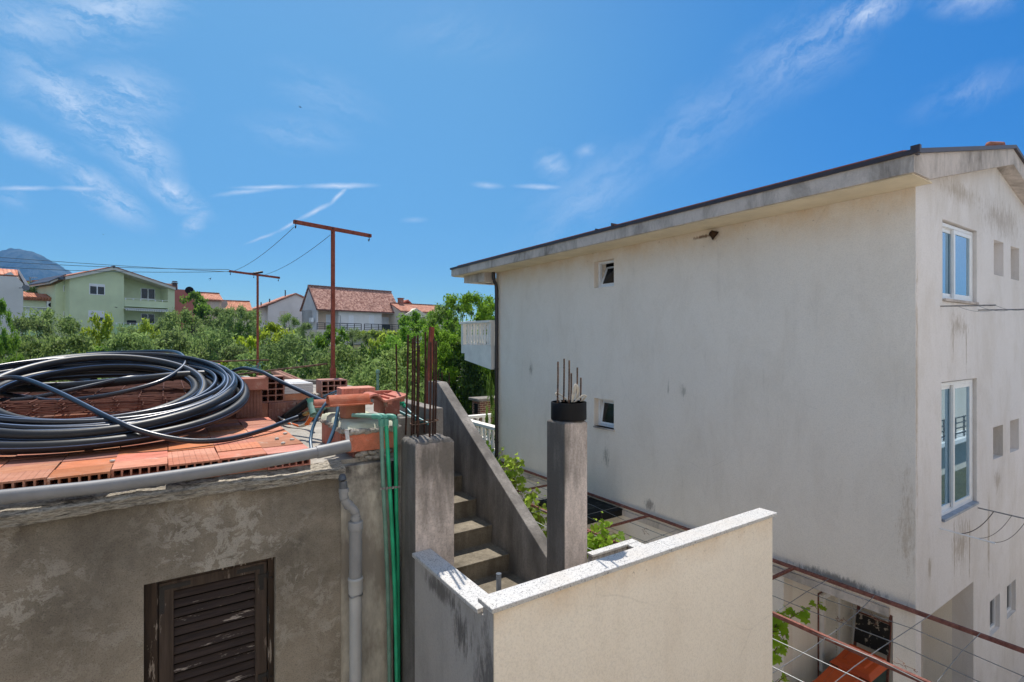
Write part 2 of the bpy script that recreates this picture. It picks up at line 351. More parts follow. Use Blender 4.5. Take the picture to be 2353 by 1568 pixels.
def mk_wood(name, a, b, chip=.5):
    m = Mat(name); st = m.noise(26, 6, .7, (1,1,.06)) if chip < .9 else m.noise(26, 6, .7, (.08,1,1))
    c = m.mix(m.ramp(st, [(.35, 0.), (.7, 1.)]), a, b)
    pch = m.noise(13, 6, .75, (.22,1,1.6) if chip > .9 else (1.5,1,.22))
    c = m.mix(m.ramp(pch, [(.61, 0.), (.65, min(1, chip))]), c, (.36,.30,.25))
    return m.done(c, .7, [(st, .35, .003), (pch, .3, .002)], .25)
M['wood'] = mk_wood('brown_painted_wood', (.035,.025,.019), (.085,.06,.047), .35); M['slatwood'] = mk_wood('flaking_slat_wood', (.022,.015,.013), (.060,.040,.033), .95); M['jamb'] = mk_wood('worn_jamb_wood', (.022,.015,.011), (.062,.040,.027), .8)
M['iron'] = plain('blackened_iron', (.03,.028,.027), .6, .4, .3)
def mk_rooftile(name, a, b, ax, pitch=.24):
    """rounded clay tiles in rows; ax = horizontal direction along the eave"""
    m = Mat(name); d = m.n('ShaderNodeVectorMath', operation='DOT_PRODUCT'); m.set(d.inputs[0], m.pos()); d.inputs[1].default_value = ax
    u = m.math('MULTIPLY', d.outputs['Value'], 1/pitch); z = m.math('MULTIPLY', m.sep(m.pos(), 2), 1/.17)
    ub = m.math('ABSOLUTE', m.math('SINE', m.math('MULTIPLY', u, math.pi))); zb = m.math('FRACT', z)
    cmb = m.n('ShaderNodeCombineXYZ'); m.set(cmb.inputs[0], m.math('FLOOR', u)); m.set(cmb.inputs[1], m.math('FLOOR', z))
    wn = m.n('ShaderNodeTexWhiteNoise', noise_dimensions='2D'); m.nt.links.new(cmb.outputs[0], wn.inputs['Vector'])
    c = m.mix(wn.outputs['Value'], a, b)
    c = m.mix(m.ramp(m.noise(.9, 5, .7), [(.5, 0.), (.72, .6)]), c, tuple(x*.45 for x in a))
    h = m.math('ADD', ub, m.math('MULTIPLY', m.math('SUBTRACT', 1., zb), .8))
    return m.done(c, .85, [(h, 1., .06)], .2)
M['yardsoil'] = plain('dry_grass_soil', (.075,.075,.035), .95, .1, 0, .4, 1.5)
def mk_leaf(name, a, b, c3, trans=.45, rough=.5):
    m = Mat(name); r = m.geo.outputs['Random Per Island']
    c = m.ramp(r, [(0., a), (.55, b), (1., c3)])
    c = m.mix(m.ramp(m.noise(.9, 3), [(.4, 0.), (.65, .5)]), c, tuple(x*.6 for x in a))
    hv = m.n('ShaderNodeHueSaturation'); rr_ = m.rand(); m.set(hv.inputs['Value'], m.rmap(rr_, 0, 1, .62, 1.12)); m.set(hv.inputs['Hue'], m.rmap(m.math('FRACT', m.math('MULTIPLY', rr_, 5.7)), 0, 1, .482, .512)); m.set(hv.inputs['Saturation'], m.rmap(m.math('FRACT', m.math('MULTIPLY', rr_, 3.3)), 0, 1, .95, 1.18)); m.set(hv.inputs['Color'], c); c = hv.outputs[0]
    m.done(c, rough, [], .22)
    t = m.n('ShaderNodeBsdfTranslucent'); m.set(t.inputs[0], m.mix(.5, c, tuple(min(1, x*1.5) for x in c3)))
    ms = m.n('ShaderNodeMixShader'); ms.inputs[0].default_value = trans
    m.nt.links.new(m.b.outputs[0], ms.inputs[1]); m.nt.links.new(t.outputs[0], ms.inputs[2])
    m.nt.links.new(ms.outputs[0], m.nt.nodes['Material Output'].inputs[0]); return m.mat
M['olive'] = mk_leaf('olive_leaf', (.085,.145,.036), (.165,.245,.062), (.27,.37,.13), .48, .6)
M['green'] = mk_leaf('broad_green_leaf', (.065,.14,.020), (.12,.24,.032), (.24,.40,.065), .5)
M['bright'] = mk_leaf('young_yellow_green_leaf', (.15,.24,.022), (.25,.37,.035), (.42,.52,.07), .5)
M['darkleaf'] = mk_leaf('deep_green_leaf', (.025,.06,.014), (.048,.105,.022), (.09,.18,.035), .35)
M['vine'] = mk_leaf('grape_leaf', (.15,.28,.02), (.27,.44,.03), (.44,.60,.08), .6)
M['bark'] = plain('grey_bark', (.075,.062,.050), .95, .1, 0, .4, 12)
from mathutils import noise as mn
# ------------------------------------------------------------------ camera, sun, sky
cam = bpy.data.cameras.new('camera'); camo = bpy.data.objects.new('camera', cam); COL.objects.link(camo)
cam.sensor_width = 36; cam.lens = 36*F/2353; cam.clip_start = .05; cam.clip_end = 20000
camo.rotation_euler = (R(90), 0, -YAW); scene.camera = camo
SUN = Vector((.217, 1.0, 1.886)).normalized()
el = math.asin(SUN.z); az = math.atan2(SUN.x, SUN.y)
sl = bpy.data.lights.new('sun', 'SUN'); sl.energy = 3.4; sl.angle = R(.55); sl.color = (1, .945, .86)
so = bpy.data.objects.new('sun', sl); COL.objects.link(so); so.rotation_euler = (-SUN).to_track_quat('-Z', 'Y').to_euler()
scene.view_settings.view_transform = 'Standard'; scene.view_settings.look = 'None'; scene.view_settings.exposure = 0.93

world = bpy.data.worlds.new('World'); scene.world = world; world.use_nodes = True
wt = world.node_tree; bg = wt.nodes['Background']
def wn(t, **k):
    nd = wt.nodes.new(t)
    for a, b in k.items(): setattr(nd, a, b)
    return nd
sky = wn('ShaderNodeTexSky'); sky.sky_type = 'NISHITA'; sky.sun_disc = False
sky.sun_elevation = el; sky.sun_rotation = az
sky.air_density = 1.0; sky.dust_density = .25; sky.ozone_density = 2.4; sky.altitude = 60
hs = wn('ShaderNodeHueSaturation'); hs.inputs['Hue'].default_value = .497; hs.inputs['Saturation'].default_value = 1.12; hs.inputs['Value'].default_value = 1.0
wt.links.new(sky.outputs[0], hs.inputs['Color'])
tc = wn('ShaderNodeTexCoord')
def vdot(v, w):
    nd = wn('ShaderNodeVectorMath', operation='DOT_PRODUCT'); wt.links.new(v, nd.inputs[0])
    nd.inputs[1].default_value = w; return nd.outputs['Value']
def wm(op, a, b=0.0, clamp=False):
    nd = wn('ShaderNodeMath', operation=op, use_clamp=clamp)
    for i, q in enumerate((a, b)):
        if isinstance(q, bpy.types.NodeSocket): wt.links.new(q, nd.inputs[i])
        else: nd.inputs[i].default_value = q
    return nd.outputs[0]
FILL_CLOUD = 1.0  # strength of the unseen cloud added as fill light
D = tc.outputs['Generated']
f_ = vdot(D, FW); u_ = wm('DIVIDE', vdot(D, RT), wm('MAXIMUM', f_, .05)); v_ = wm('DIVIDE', vdot(D, (0,0,1)), wm('MAXIMUM', f_, .05))
cb = wn('ShaderNodeCombineXYZ'); wt.links.new(u_, cb.inputs[0]); wt.links.new(v_, cb.inputs[1]); SP = cb.outputs[0]   # tangents of bearing and height of the northern sky
WARP = None
def wnoise(scale, stretch, rot, detail=6, rough=.62, dist=0):
    mp = wn('ShaderNodeMapping', vector_type='TEXTURE'); wt.links.new(WARP or SP, mp.inputs[0]); mp.inputs['Rotation'].default_value = (0, 0, R(rot)); mp.inputs['Scale'].default_value = (*stretch, 1)
    nd = wn('ShaderNodeTexNoise'); nd.inputs['Scale'].default_value = scale; nd.inputs['Detail'].default_value = detail; nd.inputs['Roughness'].default_value = rough; nd.inputs['Distortion'].default_value = dist
    wt.links.new(mp.outputs[0], nd.inputs['Vector']); return nd
def vm(op, a, b=None):
    nd = wn('ShaderNodeVectorMath', operation=op)
    for i, q in enumerate((a, b)):
        if q is None: continue
        if isinstance(q, bpy.types.NodeSocket): wt.links.new(q, nd.inputs[i])
        else: nd.inputs[i].default_value = q
    return nd
wob = wnoise(26, (1, 1), 0, 4, .65); wv = vm('SUBTRACT', wob.outputs['Color'], (.5, .5, .5)); wv2 = vm('MULTIPLY', wv.outputs[0], (.022, .022, 0)); SPW = vm('ADD', SP, wv2.outputs[0]).outputs[0]
wvs = vm('MULTIPLY', wv.outputs[0], (.008, .008, 0)); SPT = vm('ADD', SP, wvs.outputs[0]).outputs[0]
WARP = vm('ADD', SP, vm('MULTIPLY', vm('SUBTRACT', wnoise(5, (1, 1), 0, 5, .7).outputs['Color'], (.5,.5,.5)).outputs[0], (.12,.10,0)).outputs[0]).outputs[0]
def sk(px, py): return ((px-CX)/F, (CY-py)/F, 0)
def streak(a, b, wid, amp, P=None, wid2=None):
    """soft elongated patch of cloud between two bearings"""
    a, b = Vector(sk(*a)), Vector(sk(*b)); c, d = (a+b)/2, b-a
    mp = wn('ShaderNodeMapping', vector_type='TEXTURE'); wt.links.new(P or SPW, mp.inputs[0]); mp.inputs['Location'].default_value = c
    mp.inputs['Rotation'].default_value = (0, 0, math.atan2(d.y, d.x)); w = wid/F
    mp.inputs['Scale'].default_value = (d.length/2+w*(1.0 if P is None else 2.5), w, 1)
    g = wn('ShaderNodeTexGradient', gradient_type='SPHERICAL'); wt.links.new(mp.outputs[0], g.inputs[0])
    return wm('MULTIPLY', wm('POWER', g.outputs['Fac'], 1.35), amp*1.25)
def total(l):
    r = l[0]
    for q in l[1:]: r = wm('MAXIMUM', r, q)
    return r
left = total([streak((30,110),(350,390),95,.75), streak((180,190),(370,330),110,.55), streak((290,330),(490,500),70,.95), streak((480,480),(425,535),34,.7),
              streak((-60,270),(230,430),62,.75), streak((140,380),(340,515),62,1.0), streak((90,50),(430,-10),130,.55), streak((-60,20),(200,90),90,.40),
              streak((560,290),(830,325),70,.2), streak((-10,440),(70,472),34,.3)])
right = total([streak((1190,600),(1500,330),150,.24), streak((1460,380),(2010,20),150,.14), streak((1900,75),(2070,-10),80,.55), streak((2140,10),(2330,-10),70,.5),
               streak((2080,270),(2400,140),75,.36), streak((1255,372),(1290,388),56,.48), streak((1325,352),(1365,344),30,.4)])
trail = total([streak((535,433),(850,426),13,1.4,SPT), streak((490,450),(640,433),13,1.0,SPT), streak((796,432),(755,472),11,1.4,SPT), streak((762,466),(690,505),12,1.5,SPT),
               streak((694,502),(565,562),9,1.1,SPT), streak((-60,433),(250,434),13,1.2,SPT), streak((1190,428),(1290,431),12,.9,SPT), streak((1100,425),(1140,428),13,.7,SPT)])
fib1 = wnoise(6, (1, .22), -20, 10, .74, .2).outputs['Fac']; fib2 = wnoise(5, (1, .25), 40, 10, .74, .2).outputs['Fac']
fibf = wnoise(30, (1, .2), -12, 6, .7).outputs['Fac']
def cut(n, lo, hi):
    nd = wn('ShaderNodeMapRange', interpolation_type='SMOOTHSTEP'); wt.links.new(n, nd.inputs[0]); nd.inputs[1].default_value = lo; nd.inputs[2].default_value = hi; return nd.outputs[0]
left = total([streak((20,120),(330,370),75,.55), streak((190,220),(350,230),110,.42), streak((270,290),(370,400),85,.55), streak((330,400),(470,490),42,.75), streak((470,490),(430,530),30,.6),
              streak((-40,280),(190,395),46,.55), streak((150,385),(330,510),52,.75), streak((110,40),(390,0),120,.42), streak((-60,20),(200,90),90,.30), streak((0,180),(110,230),55,.2),
              streak((560,290),(800,320),60,.16), streak((640,170),(850,260),80,.12), streak((0,440),(60,470),30,.25)])
right = total([streak((1230,560),(1480,350),110,.30), streak((1480,370),(1750,190),110,.26), streak((1700,200),(1990,30),120,.36), streak((1910,60),(2060,0),60,.85), streak((2140,10),(2330,-10),60,.4),
               streak((2100,260),(2353,160),60,.26), streak((1200,480),(1430,430),60,.18), streak((1260,375),(1280,385),45,.55), streak((1335,350),(1360,345),24,.45), streak((900,60),(1200,90),90,.10)])
trail = total([streak((535,432),(700,428),7,.75,SPT,11), streak((700,428),(860,427),9,.85,SPT,4), streak((490,450),(640,432),8,.55,SPT,9), streak((796,432),(760,468),7,.85,SPT,8), streak((760,468),(690,504),8,.85,SPT,6), streak((690,504),(640,532),6,.75,SPT,5),
               streak((640,532),(565,562),5,.65,SPT,4), streak((-20,434),(130,432),8,.75,SPT,9), streak((130,432),(250,435),9,.65,SPT,5), streak((1190,428),(1290,431),9,.6,SPT,6), streak((1100,425),(1140,428),10,.45,SPT), streak((935,507),(970,505),9,.25,SPT)])
cl = wm('MULTIPLY', wm('MULTIPLY', left, 1.3), cut(fib1, .36, .62)); cr = wm('MULTIPLY', right, cut(fib2, .34, .66)); ct = wm('MULTIPLY', trail, cut(fibf, .10, .5))
front = wm('MULTIPLY', wm('MAXIMUM', wm('MAXIMUM', cl, cr), ct), wm('GREATER_THAN', f_, .06))
# bright cloud added over the unseen half of the sky to lift shaded walls
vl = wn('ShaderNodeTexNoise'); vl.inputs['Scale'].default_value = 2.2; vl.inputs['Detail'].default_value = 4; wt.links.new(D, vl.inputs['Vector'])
fill_cloud = wm('MULTIPLY', cut(vl.outputs['Fac'], .30, .62), wm('MULTIPLY', cut(wm('SUBTRACT', 0.0, vdot(D, (0,1,0))), -.15, .45), FILL_CLOUD))
cloud = wm('MAXIMUM', front, fill_cloud)
zr = wn('ShaderNodeValToRGB'); wt.links.new(vdot(D, (0,0,1)), zr.inputs[0]); e = zr.color_ramp.elements
e[0].position = 0.0; e[0].color = (.44,.585,.61,1); e[1].position = 1.0; e[1].color = (.70,.84,.84,1)
for p_, c_ in ((.08,(.36,.545,.595)),(.22,(.36,.56,.60)),(.48,(.50,.72,.70))): q = e.new(p_); q.color = (*c_,1)
lat = wn('ShaderNodeMix', data_type='RGBA'); wt.links.new(cut(vdot(D, RT), -.1, .75), lat.inputs[0]); lat.inputs[6].default_value = (1,1,1,1); lat.inputs[7].default_value = (.20,.66,1.06,1)
t1 = wn('ShaderNodeMix', data_type='RGBA', blend_type='MULTIPLY'); t1.inputs[0].default_value = 1; wt.links.new(hs.outputs[0], t1.inputs[6]); wt.links.new(zr.outputs[0], t1.inputs[7])
t2 = wn('ShaderNodeMix', data_type='RGBA', blend_type='MULTIPLY'); t2.inputs[0].default_value = 1; wt.links.new(t1.outputs[2], t2.inputs[6]); wt.links.new(lat.outputs[2], t2.inputs[7])
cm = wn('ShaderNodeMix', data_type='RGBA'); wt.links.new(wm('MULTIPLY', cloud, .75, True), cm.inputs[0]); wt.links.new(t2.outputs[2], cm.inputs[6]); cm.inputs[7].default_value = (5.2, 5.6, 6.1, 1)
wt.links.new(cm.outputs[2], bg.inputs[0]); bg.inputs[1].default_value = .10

HAZE = .00015
# ------------------------------------------------------------------ ground and terrain
def terrain_z(x, y):
    d = x*FW.x + y*FW.y
    pts = [(-60,-6.6),(19,-6.6),(30,-5.0),(45,-3.0),(60,-1.6),(85,-.4),(130,.2),(220,-6),(600,-10),(6000,-30)]
    for (a, b), (c, e) in zip(pts, pts[1:]):
        if d <= c:
            t = max(0, (d-a)/(c-a)); return b+(e-b)*t
    return -30
mb = MB()
xs = [-4200,-2500,-1200,-600,-300,-180,-120]+[-100+5*i for i in range(51)]+[180,240,320,600,1200,2500,3600]
ys = [-400,-150,-60,-30]+[-20+4*i for i in range(40)]+[150,180,220,300,420,600,1000,2000,3000,4300]
for i in range(len(xs)-1):
    for j in range(len(ys)-1):
        mb.quad(*[(x, y, terrain_z(x, y)) for x, y in ((xs[i],ys[j]),(xs[i+1],ys[j]),(xs[i+1],ys[j+1]),(xs[i],ys[j+1]))])
struct(mb, 'ground', M['yardsoil'], smooth=True)
mb = MB(); mb.quad((-14,-9,GROUND+.004),(26,-9,GROUND+.004),(26,16.4,GROUND+.004),(-14,16.4,GROUND+.004)); struct(mb, 'paved_yard', M['paving'])

# the air over the bay
mb = MB(); mb.box(-4300,3700,-450,4400,-45,760)
hz = bpy.data.materials.new('air'); hz.use_nodes = True; hz.node_tree.nodes.remove(hz.node_tree.nodes['Principled BSDF']); pv = hz.node_tree.nodes.new('ShaderNodeVolumePrincipled')
pv.inputs['Color'].default_value = (.16,.44,.95,1); pv.inputs['Density'].default_value = HAZE; pv.inputs['Anisotropy'].default_value = .0; hz.node_tree.links.new(pv.outputs[0], hz.node_tree.nodes['Material Output'].inputs['Volume'])
if HAZE: struct(mb, 'haze', hz, 'stuff')
# mountain: a ridge three kilometres off, folded by gullies
prof = [(-1500,520),(-900,560),(-500,600),(-300,650),(-200,632),(-110,598),(-50,588),(0,583),(18,578),(42,576),(66,581),(95,592),(118,603),(140,613),(160,625),(178,641),(200,664),(235,700),(290,750),(340,790),(480,815)]
def prof_y(p):
    for (a, b), (c, e) in zip(prof, prof[1:]):
        if p <= c: return b+(e-b)*max(0, (p-a)/(c-a))
    return 815
nc, nr = 330, 46; V_ = []
for i in range(nc):
    px = -900 + 1360*i/(nc-1)
    for j in range(nr):
        k = j/(nr-1); s = 2250+1500*k; r = k/.5 if k < .5 else (1-k)/.5
        top = (CY-prof_y(px))/F*3000
        p = at(px, CY, s); h = (top+40)*(math.sin(min(1, r)*math.pi/2)**1.15)-40
        g = mn.fractal(Vector((p.x*.0035, p.y*.0035, 1.3)), .9, 2.1, 6)*48*(1-r**6)*min(1, r*3) + mn.fractal(Vector((p.x*.02, p.y*.02, 4)), .8, 2.1, 4)*9*min(1, r*3)
        V_.append((p.x, p.y, h+g))
mb = MB(); mb.v = V_
for i in range(nc-1):
    for j in range(nr-1): mb.f.append((i*nr+j, (i+1)*nr+j, (i+1)*nr+j+1, i*nr+j+1)); mb.m.append(0)
mm = Mat('mountain_rock'); nz = mm.sep(mm.geo.outputs['Normal'], 2)
f = mm.math('ADD', mm.math('MULTIPLY', mm.noise(.012, 7, .7), .7), mm.math('MULTIPLY', mm.noise(.07, 5, .7), .3))
c = mm.mix(mm.ramp(f, [(.42, 0.), (.56, 1.)]), (.016,.034,.018), (.085,.105,.085))
mm.done(c, .95, [(mm.noise(.06, 6, .7), 1., 8.)], .05)
struct(mb, 'mountain', mm.mat, smooth=True)

# ------------------------------------------------------------------ the white house on the right
XL, YN, YF = 8.68, 2.85, 13.87; ZT = 2.17
house = thing('white_house', 'tall white roughcast house with stained walls and dark eave flashing', 'house', (XL, YN, GROUND))
PL = lambda a, d, z: (XL+d, a, z)      # long wall, facing -x
PE = lambda a, d, z: (a, YN+d, z)      # end wall, facing -y
def hw(name, P, a0, a1, z0, z1, holes, mat, parent, extra=None, thick=.28):
    mb = MB(); A = sorted({a0, a1, *[h[0] for h in holes], *[h[1] for h in holes]}); Z = sorted({z0, z1, *[h[2] for h in holes], *[h[3] for h in holes]})
    for i in range(len(A)-1):
        for j in range(len(Z)-1):
            ca, cz = (A[i]+A[i+1])/2, (Z[j]+Z[j+1])/2
            if any(h[0] < ca < h[1] and h[2] < cz < h[3] for h in holes): continue
            for d in (0, thick): mb.quad(P(A[i],d,Z[j]), P(A[i+1],d,Z[j]), P(A[i+1],d,Z[j+1]), P(A[i],d,Z[j+1]))
    for h in holes:
        c = [(h[0],h[2]),(h[1],h[2]),(h[1],h[3]),(h[0],h[3])]
        for q in range(4):
            if q == 0 and h[2] <= z0: continue
            (u, w), (u2, w2) = c[q], c[(q+1) % 4]; mb.quad(P(u,0,w), P(u2,0,w2), P(u2,thick,w2), P(u,thick,w))
    if extra: extra(mb)
    return mb.build(name, mat, parent)
hw('wall', PL, YN, YF, GROUND, ZT, [(8.69,9.36,1.29,1.93),(8.69,9.36,-2.07,-1.39),(3.12,4.70,GROUND,-3.95)], M['house'], house)
def gable(mb):
    for d in (0, .28): mb.poly([PE(8.68,d,2.15),PE(16.5,d,2.15),PE(16.0,d,2.22),PE(12.34,d,3.12),PE(8.68,d,2.22)])
small = [(12.18,12.75,1.18,1.80),(13.2,13.76,1.17,1.79),(12.14,12.72,-2.10,-1.53),(13.16,13.74,-2.10,-1.50),(11.96,12.53,-5.18,-4.56),(12.96,13.53,-5.17,-4.56)]
hw('end_wall', PE, 8.68, 16.5, GROUND, 2.15, [(9.70,11.27,.60,1.84),(9.66,11.27,-2.71,-.62),(8.88,11.1,GROUND,-3.98)]+small, M['house_end'], house, gable)
mb = MB(); mb.box(16.22,16.5,YN+.28,YF,GROUND,2.2); mb.box(8.96,16.22,YF-.28,YF-.002,GROUND,2.2); mb.build('back_wall', M['house'], house)
mb = MB(); mb.box(8.96,11.22,3.13,4.70,-3.90,-3.75); mb.box(8.96,11.1,4.70,4.82,GROUND,-3.9); mb.box(11.1,11.22,3.13,4.70,GROUND,-3.9); mb.build('carport_wall', M['lowwall'], house)
# roof slab with deep rendered fascia
mb = MB(); pr = [(7.96,2.17),(7.96,2.40),(12.34,3.37),(16.72,2.40),(16.72,2.17),(16.2,2.172),(12.34,3.10),(8.5,2.172)]
mb.prism([(x, 2.63, z) for x, z in pr], (0, 12.93, 0)); roof = mb.build('roof', M['fascia'], house)
mb = MB(); mb.box(8.0,8.675,2.66,15.5,2.150,2.168); mb.build('soffit', M['soffit'], house)
mb = MB(); mb.box(7.925,8.06,2.60,15.60,2.395,2.455); mb.bar((7.94,2.615,2.425),(12.34,2.615,3.40),.05,.06); mb.bar((12.34,2.615,3.40),(16.74,2.615,2.425),.05,.06)
mb.box(7.93,7.99,2.56,2.66,2.40,2.50); mb.box(8.02,8.4,8.1,8.12,2.45,2.56); mb.box(8.02,8.4,8.6,8.62,2.45,2.53); mb.build('flashing', M['flash'], house)
mb = MB(); sl_ = .2215
for x0, x1 in ((8.1,12.25),(12.43,16.6)):
    za, zb = 2.40+.035+abs(x0-7.96)*sl_ if x0 < 12 else 3.37+.035-(x0-12.34)*sl_, 0
    zb = 2.40+.035+(x1-7.96)*sl_ if x1 < 12.3 else 3.37+.035-(x1-12.34)*sl_
    mb.hexa([(x0,2.8,za),(x1,2.8,zb),(x1,15.4,zb),(x0,15.4,za),(x0,2.8,za+.06),(x1,2.8,zb+.06),(x1,15.4,zb+.06),(x0,15.4,za+.06)])
for i in range(26): mb.tube([(12.34,2.75+i*.48,3.43),(12.34,3.25+i*.48,3.45)], .10, 10)
mb.build('roof_tiles', M['tile'], roof)
mb = MB()
mb.tube([(11.45,2.74,3.29),(12.1,2.74,3.425)], .05, 10); mb.build('verge_tile', M['tile'], roof, smooth=True)
# beam carrying the balcony roof
mb = MB(); mb.prism([(8.25,YF+.01,2.148),(8.25,YF+.01,1.86),(8.25,15.2,1.93),(8.25,15.2,2.148)], (.42,0,0)); mb.box(8.67,14,15.0,15.2,1.93,2.148); mb.build('roof_beam', M['fascia'], house)
mb = MB(); mb.box(XL-.03,XL,3.16,13.8,-3.98,-3.86); mb.build('drip_edge', M['fascia'], house)
mb = MB()
mb.tube([(XL-.09,6.05,2.06),(XL-.02,6.02,2.02),(XL,6.0,2.0)], lambda i: (.05,.08,.10)[i], 8); mb.build('mud_nest', plain('mud', (.06,.035,.02), .95, .1), house)
# windows of the end wall
def pbox(mb, P, a0, a1, d0, d1, z0, z1, m=0):
    return mb.hexa([P(a0,d0,z0),P(a1,d0,z0),P(a1,d1,z0),P(a0,d1,z0),P(a0,d0,z1),P(a1,d0,z1),P(a1,d1,z1),P(a0,d1,z1)], m)
def ring(mb, P, a0, a1, z0, z1, w, d0, d1):
    pbox(mb,P,a0,a1,d0,d1,z0,z0+w); pbox(mb,P,a0,a1,d0,d1,z1-w,z1); pbox(mb,P,a0,a0+w,d0,d1,z0+w,z1-w); pbox(mb,P,a1-w,a1,d0,d1,z0+w,z1-w)
def sliding(P, a0, a1, z0, z1, parent, sill_mat):
    mb = MB(); ring(mb, P, a0, a1, z0, z1, .05, .05, .13); w = mb.build('window', M['white'], parent, bevel=.003)
    am = a0+(a1-a0)*.46
    for q0, q1, d in ((a0+.05, am+.04, .095), (am-.04, a1-.05, .055)):
        mb = MB(); ring(mb, P, q0, q1, z0+.05, z1-.05, .065, d, d+.035); mb.build('sash', M['white'], w, bevel=.003)
        mb = MB(); pbox(mb, P, q0+.065, q1-.065, d+.014, d+.02, z0+.115, z1-.115); mb.build('pane', M['glass'], w)
    mb = MB()
    for i in range(5):
        u0 = a0+(a1-a0)*i/5; pbox(mb, P, u0+.003, u0+(a1-a0)/5-.003, -.035, .05, z0-.025, z0+.012)
    mb.build('sill', sill_mat, w); return w
sliding(PE, 9.72, 11.25, .63, 1.82, house, M['fascia']); sliding(PE, 9.68, 11.25, -2.69, -.64, house, M['sill'])
for k, (a0, a1, z0, z1) in enumerate(small):
    if k in (1, 3):
        mb = MB(); pbox(mb, PE, a0, a1, .22, .27, z0, z1); mb.build('blind_niche', M['house_end'], house); continue
    mb = MB(); ring(mb, PE, a0+.003, a1-.003, z0+.003, z1-.003, .05, .17 if k < 4 else .06, .25 if k < 4 else .14); w = mb.build('small_window', M['white'] if k != 0 else M['house_end'], house)
    mb = MB(); pbox(mb, PE, a0+.05, a1-.05, .20 if k < 4 else .09, .21 if k < 4 else .10, z0+.05, z1-.05); mb.build('pane', M['glass_d'] if k else M['house_end'], w)
# tilted hopper windows of the long wall
for zb, zt, ang in ((1.29,1.93,24),(-2.07,-1.39,9)):
    mb = MB(); ring(mb, PL, 8.692, 9.358, zb+.002, zt-.002, .05, .14, .22); w = mb.build('hopper_window', M['white'], house, bevel=.003)
    def PT(a, d, z, zb=zb, ang=ang): z2 = z-(zb+.05); return (XL+.15+d+z2*math.sin(R(ang)), a, zb+.05+z2*math.cos(R(ang)))
    mb = MB(); ring(mb, PT, 8.745, 9.305, zb+.055, zt-.06, .05, 0, .04); s_ = mb.build('sash', M['white'], w, bevel=.003)
    mb = MB(); pbox(mb, PT, 8.795, 9.255, .015, .022, zb+.105, zt-.11); mb.build('pane', M['glass_d'], s_)
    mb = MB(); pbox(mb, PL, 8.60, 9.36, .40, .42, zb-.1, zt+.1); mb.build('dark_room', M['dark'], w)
    if zb < 0: mb = MB(); pbox(mb, PL, 8.66, 9.36, -.04, .14, zb-.03, zb); mb.build('sill', M['fascia'], w)
# downspout
mb = MB(); mb.tube(smooth_path([(8.50,13.74,2.16),(8.50,13.74,2.0),(8.53,13.73,1.86),(8.585,13.72,1.76),(8.60,13.72,1.5)], 5)+[(8.60,13.72,-.2),(8.60,13.72,-3.4),(8.60,13.72,-6.55)], .055, 12)
for z in (1.3,-.9,-3.2): mb.lathe([(.066,0),(.066,.05)], (8.60,13.72,z), n=12)
mb.build('downspout', M['brownpipe'], house, smooth='auto')
# balcony with turned balusters
BAL = [(.055,0),(.055,.03),(.035,.05),(.05,.12),(.062,.2),(.05,.3),(.032,.36),(.045,.42),(.032,.46),(.05,.52),(.05,.58),(.036,.64),(.055,.67),(.055,.70)]
def balusters(parent, pts, z, h=.72, r=1.0):
    first = None
    for (x, y) in pts:
        if first is None: mb = MB(); mb.lathe([(a*r, b*h/.7) for a, b in BAL], (x, y, z), n=10); first = mb.build('baluster', M['whitewash'], parent, smooth=True); fx = (x, y)
        else: c = first.copy(); COL.objects.link(c); c.location = (x-fx[0], y-fx[1], 0); c.parent = parent
mb = MB(); mb.prism([(8.5,YF+.01,-.13),(8.5,YF+.01,-.90),(8.5,15.62,-.65),(8.5,15.62,-.42),(8.5,15.86,-.42),(8.5,15.86,-.13)], (5.5,0,0)); balc = mb.build('balcony', M['whitewash'], house)
mb = MB(); mb.box(8.44,8.66,YF+.01,15.92,.585,.66); mb.box(8.66,14,15.72,15.92,.585,.66); mb.build('rail_coping', M['whitewash'], balc, bevel=.008)
mb = MB(); mb.box(8.48,8.62,15.70,15.84,-.13,.585); mb.build('rail_post', M['whitewash'], balc); mb = MB(); mb.box(8.48,8.62,YF+.01,YF+.12,-.13,.585); mb.build('rail_post', M['whitewash'], balc)
balusters(balc, [(8.55, 14.14+.19*i) for i in range(8)]+[(8.8+.2*i, 15.78) for i in range(14)], -.13)
mb = MB(); mb.box(9.15,14,YF+.01,17.7,GROUND,-3.75); terr = mb.build('terrace', M['whitewash'], house)
mb = MB(); mb.box(9.13,9.40,13.95,17.72,-3.0,-2.90); mb.box(9.40,14,17.45,17.72,-3.0,-2.90); mb.build('rail_coping', M['whitewash'], terr, bevel=.008)
balusters(terr, [(9.26, 14.2+.27*i) for i in range(12)]+[(9.6+.27*i, 17.58) for i in range(14)], -3.75, .75, 1.25)
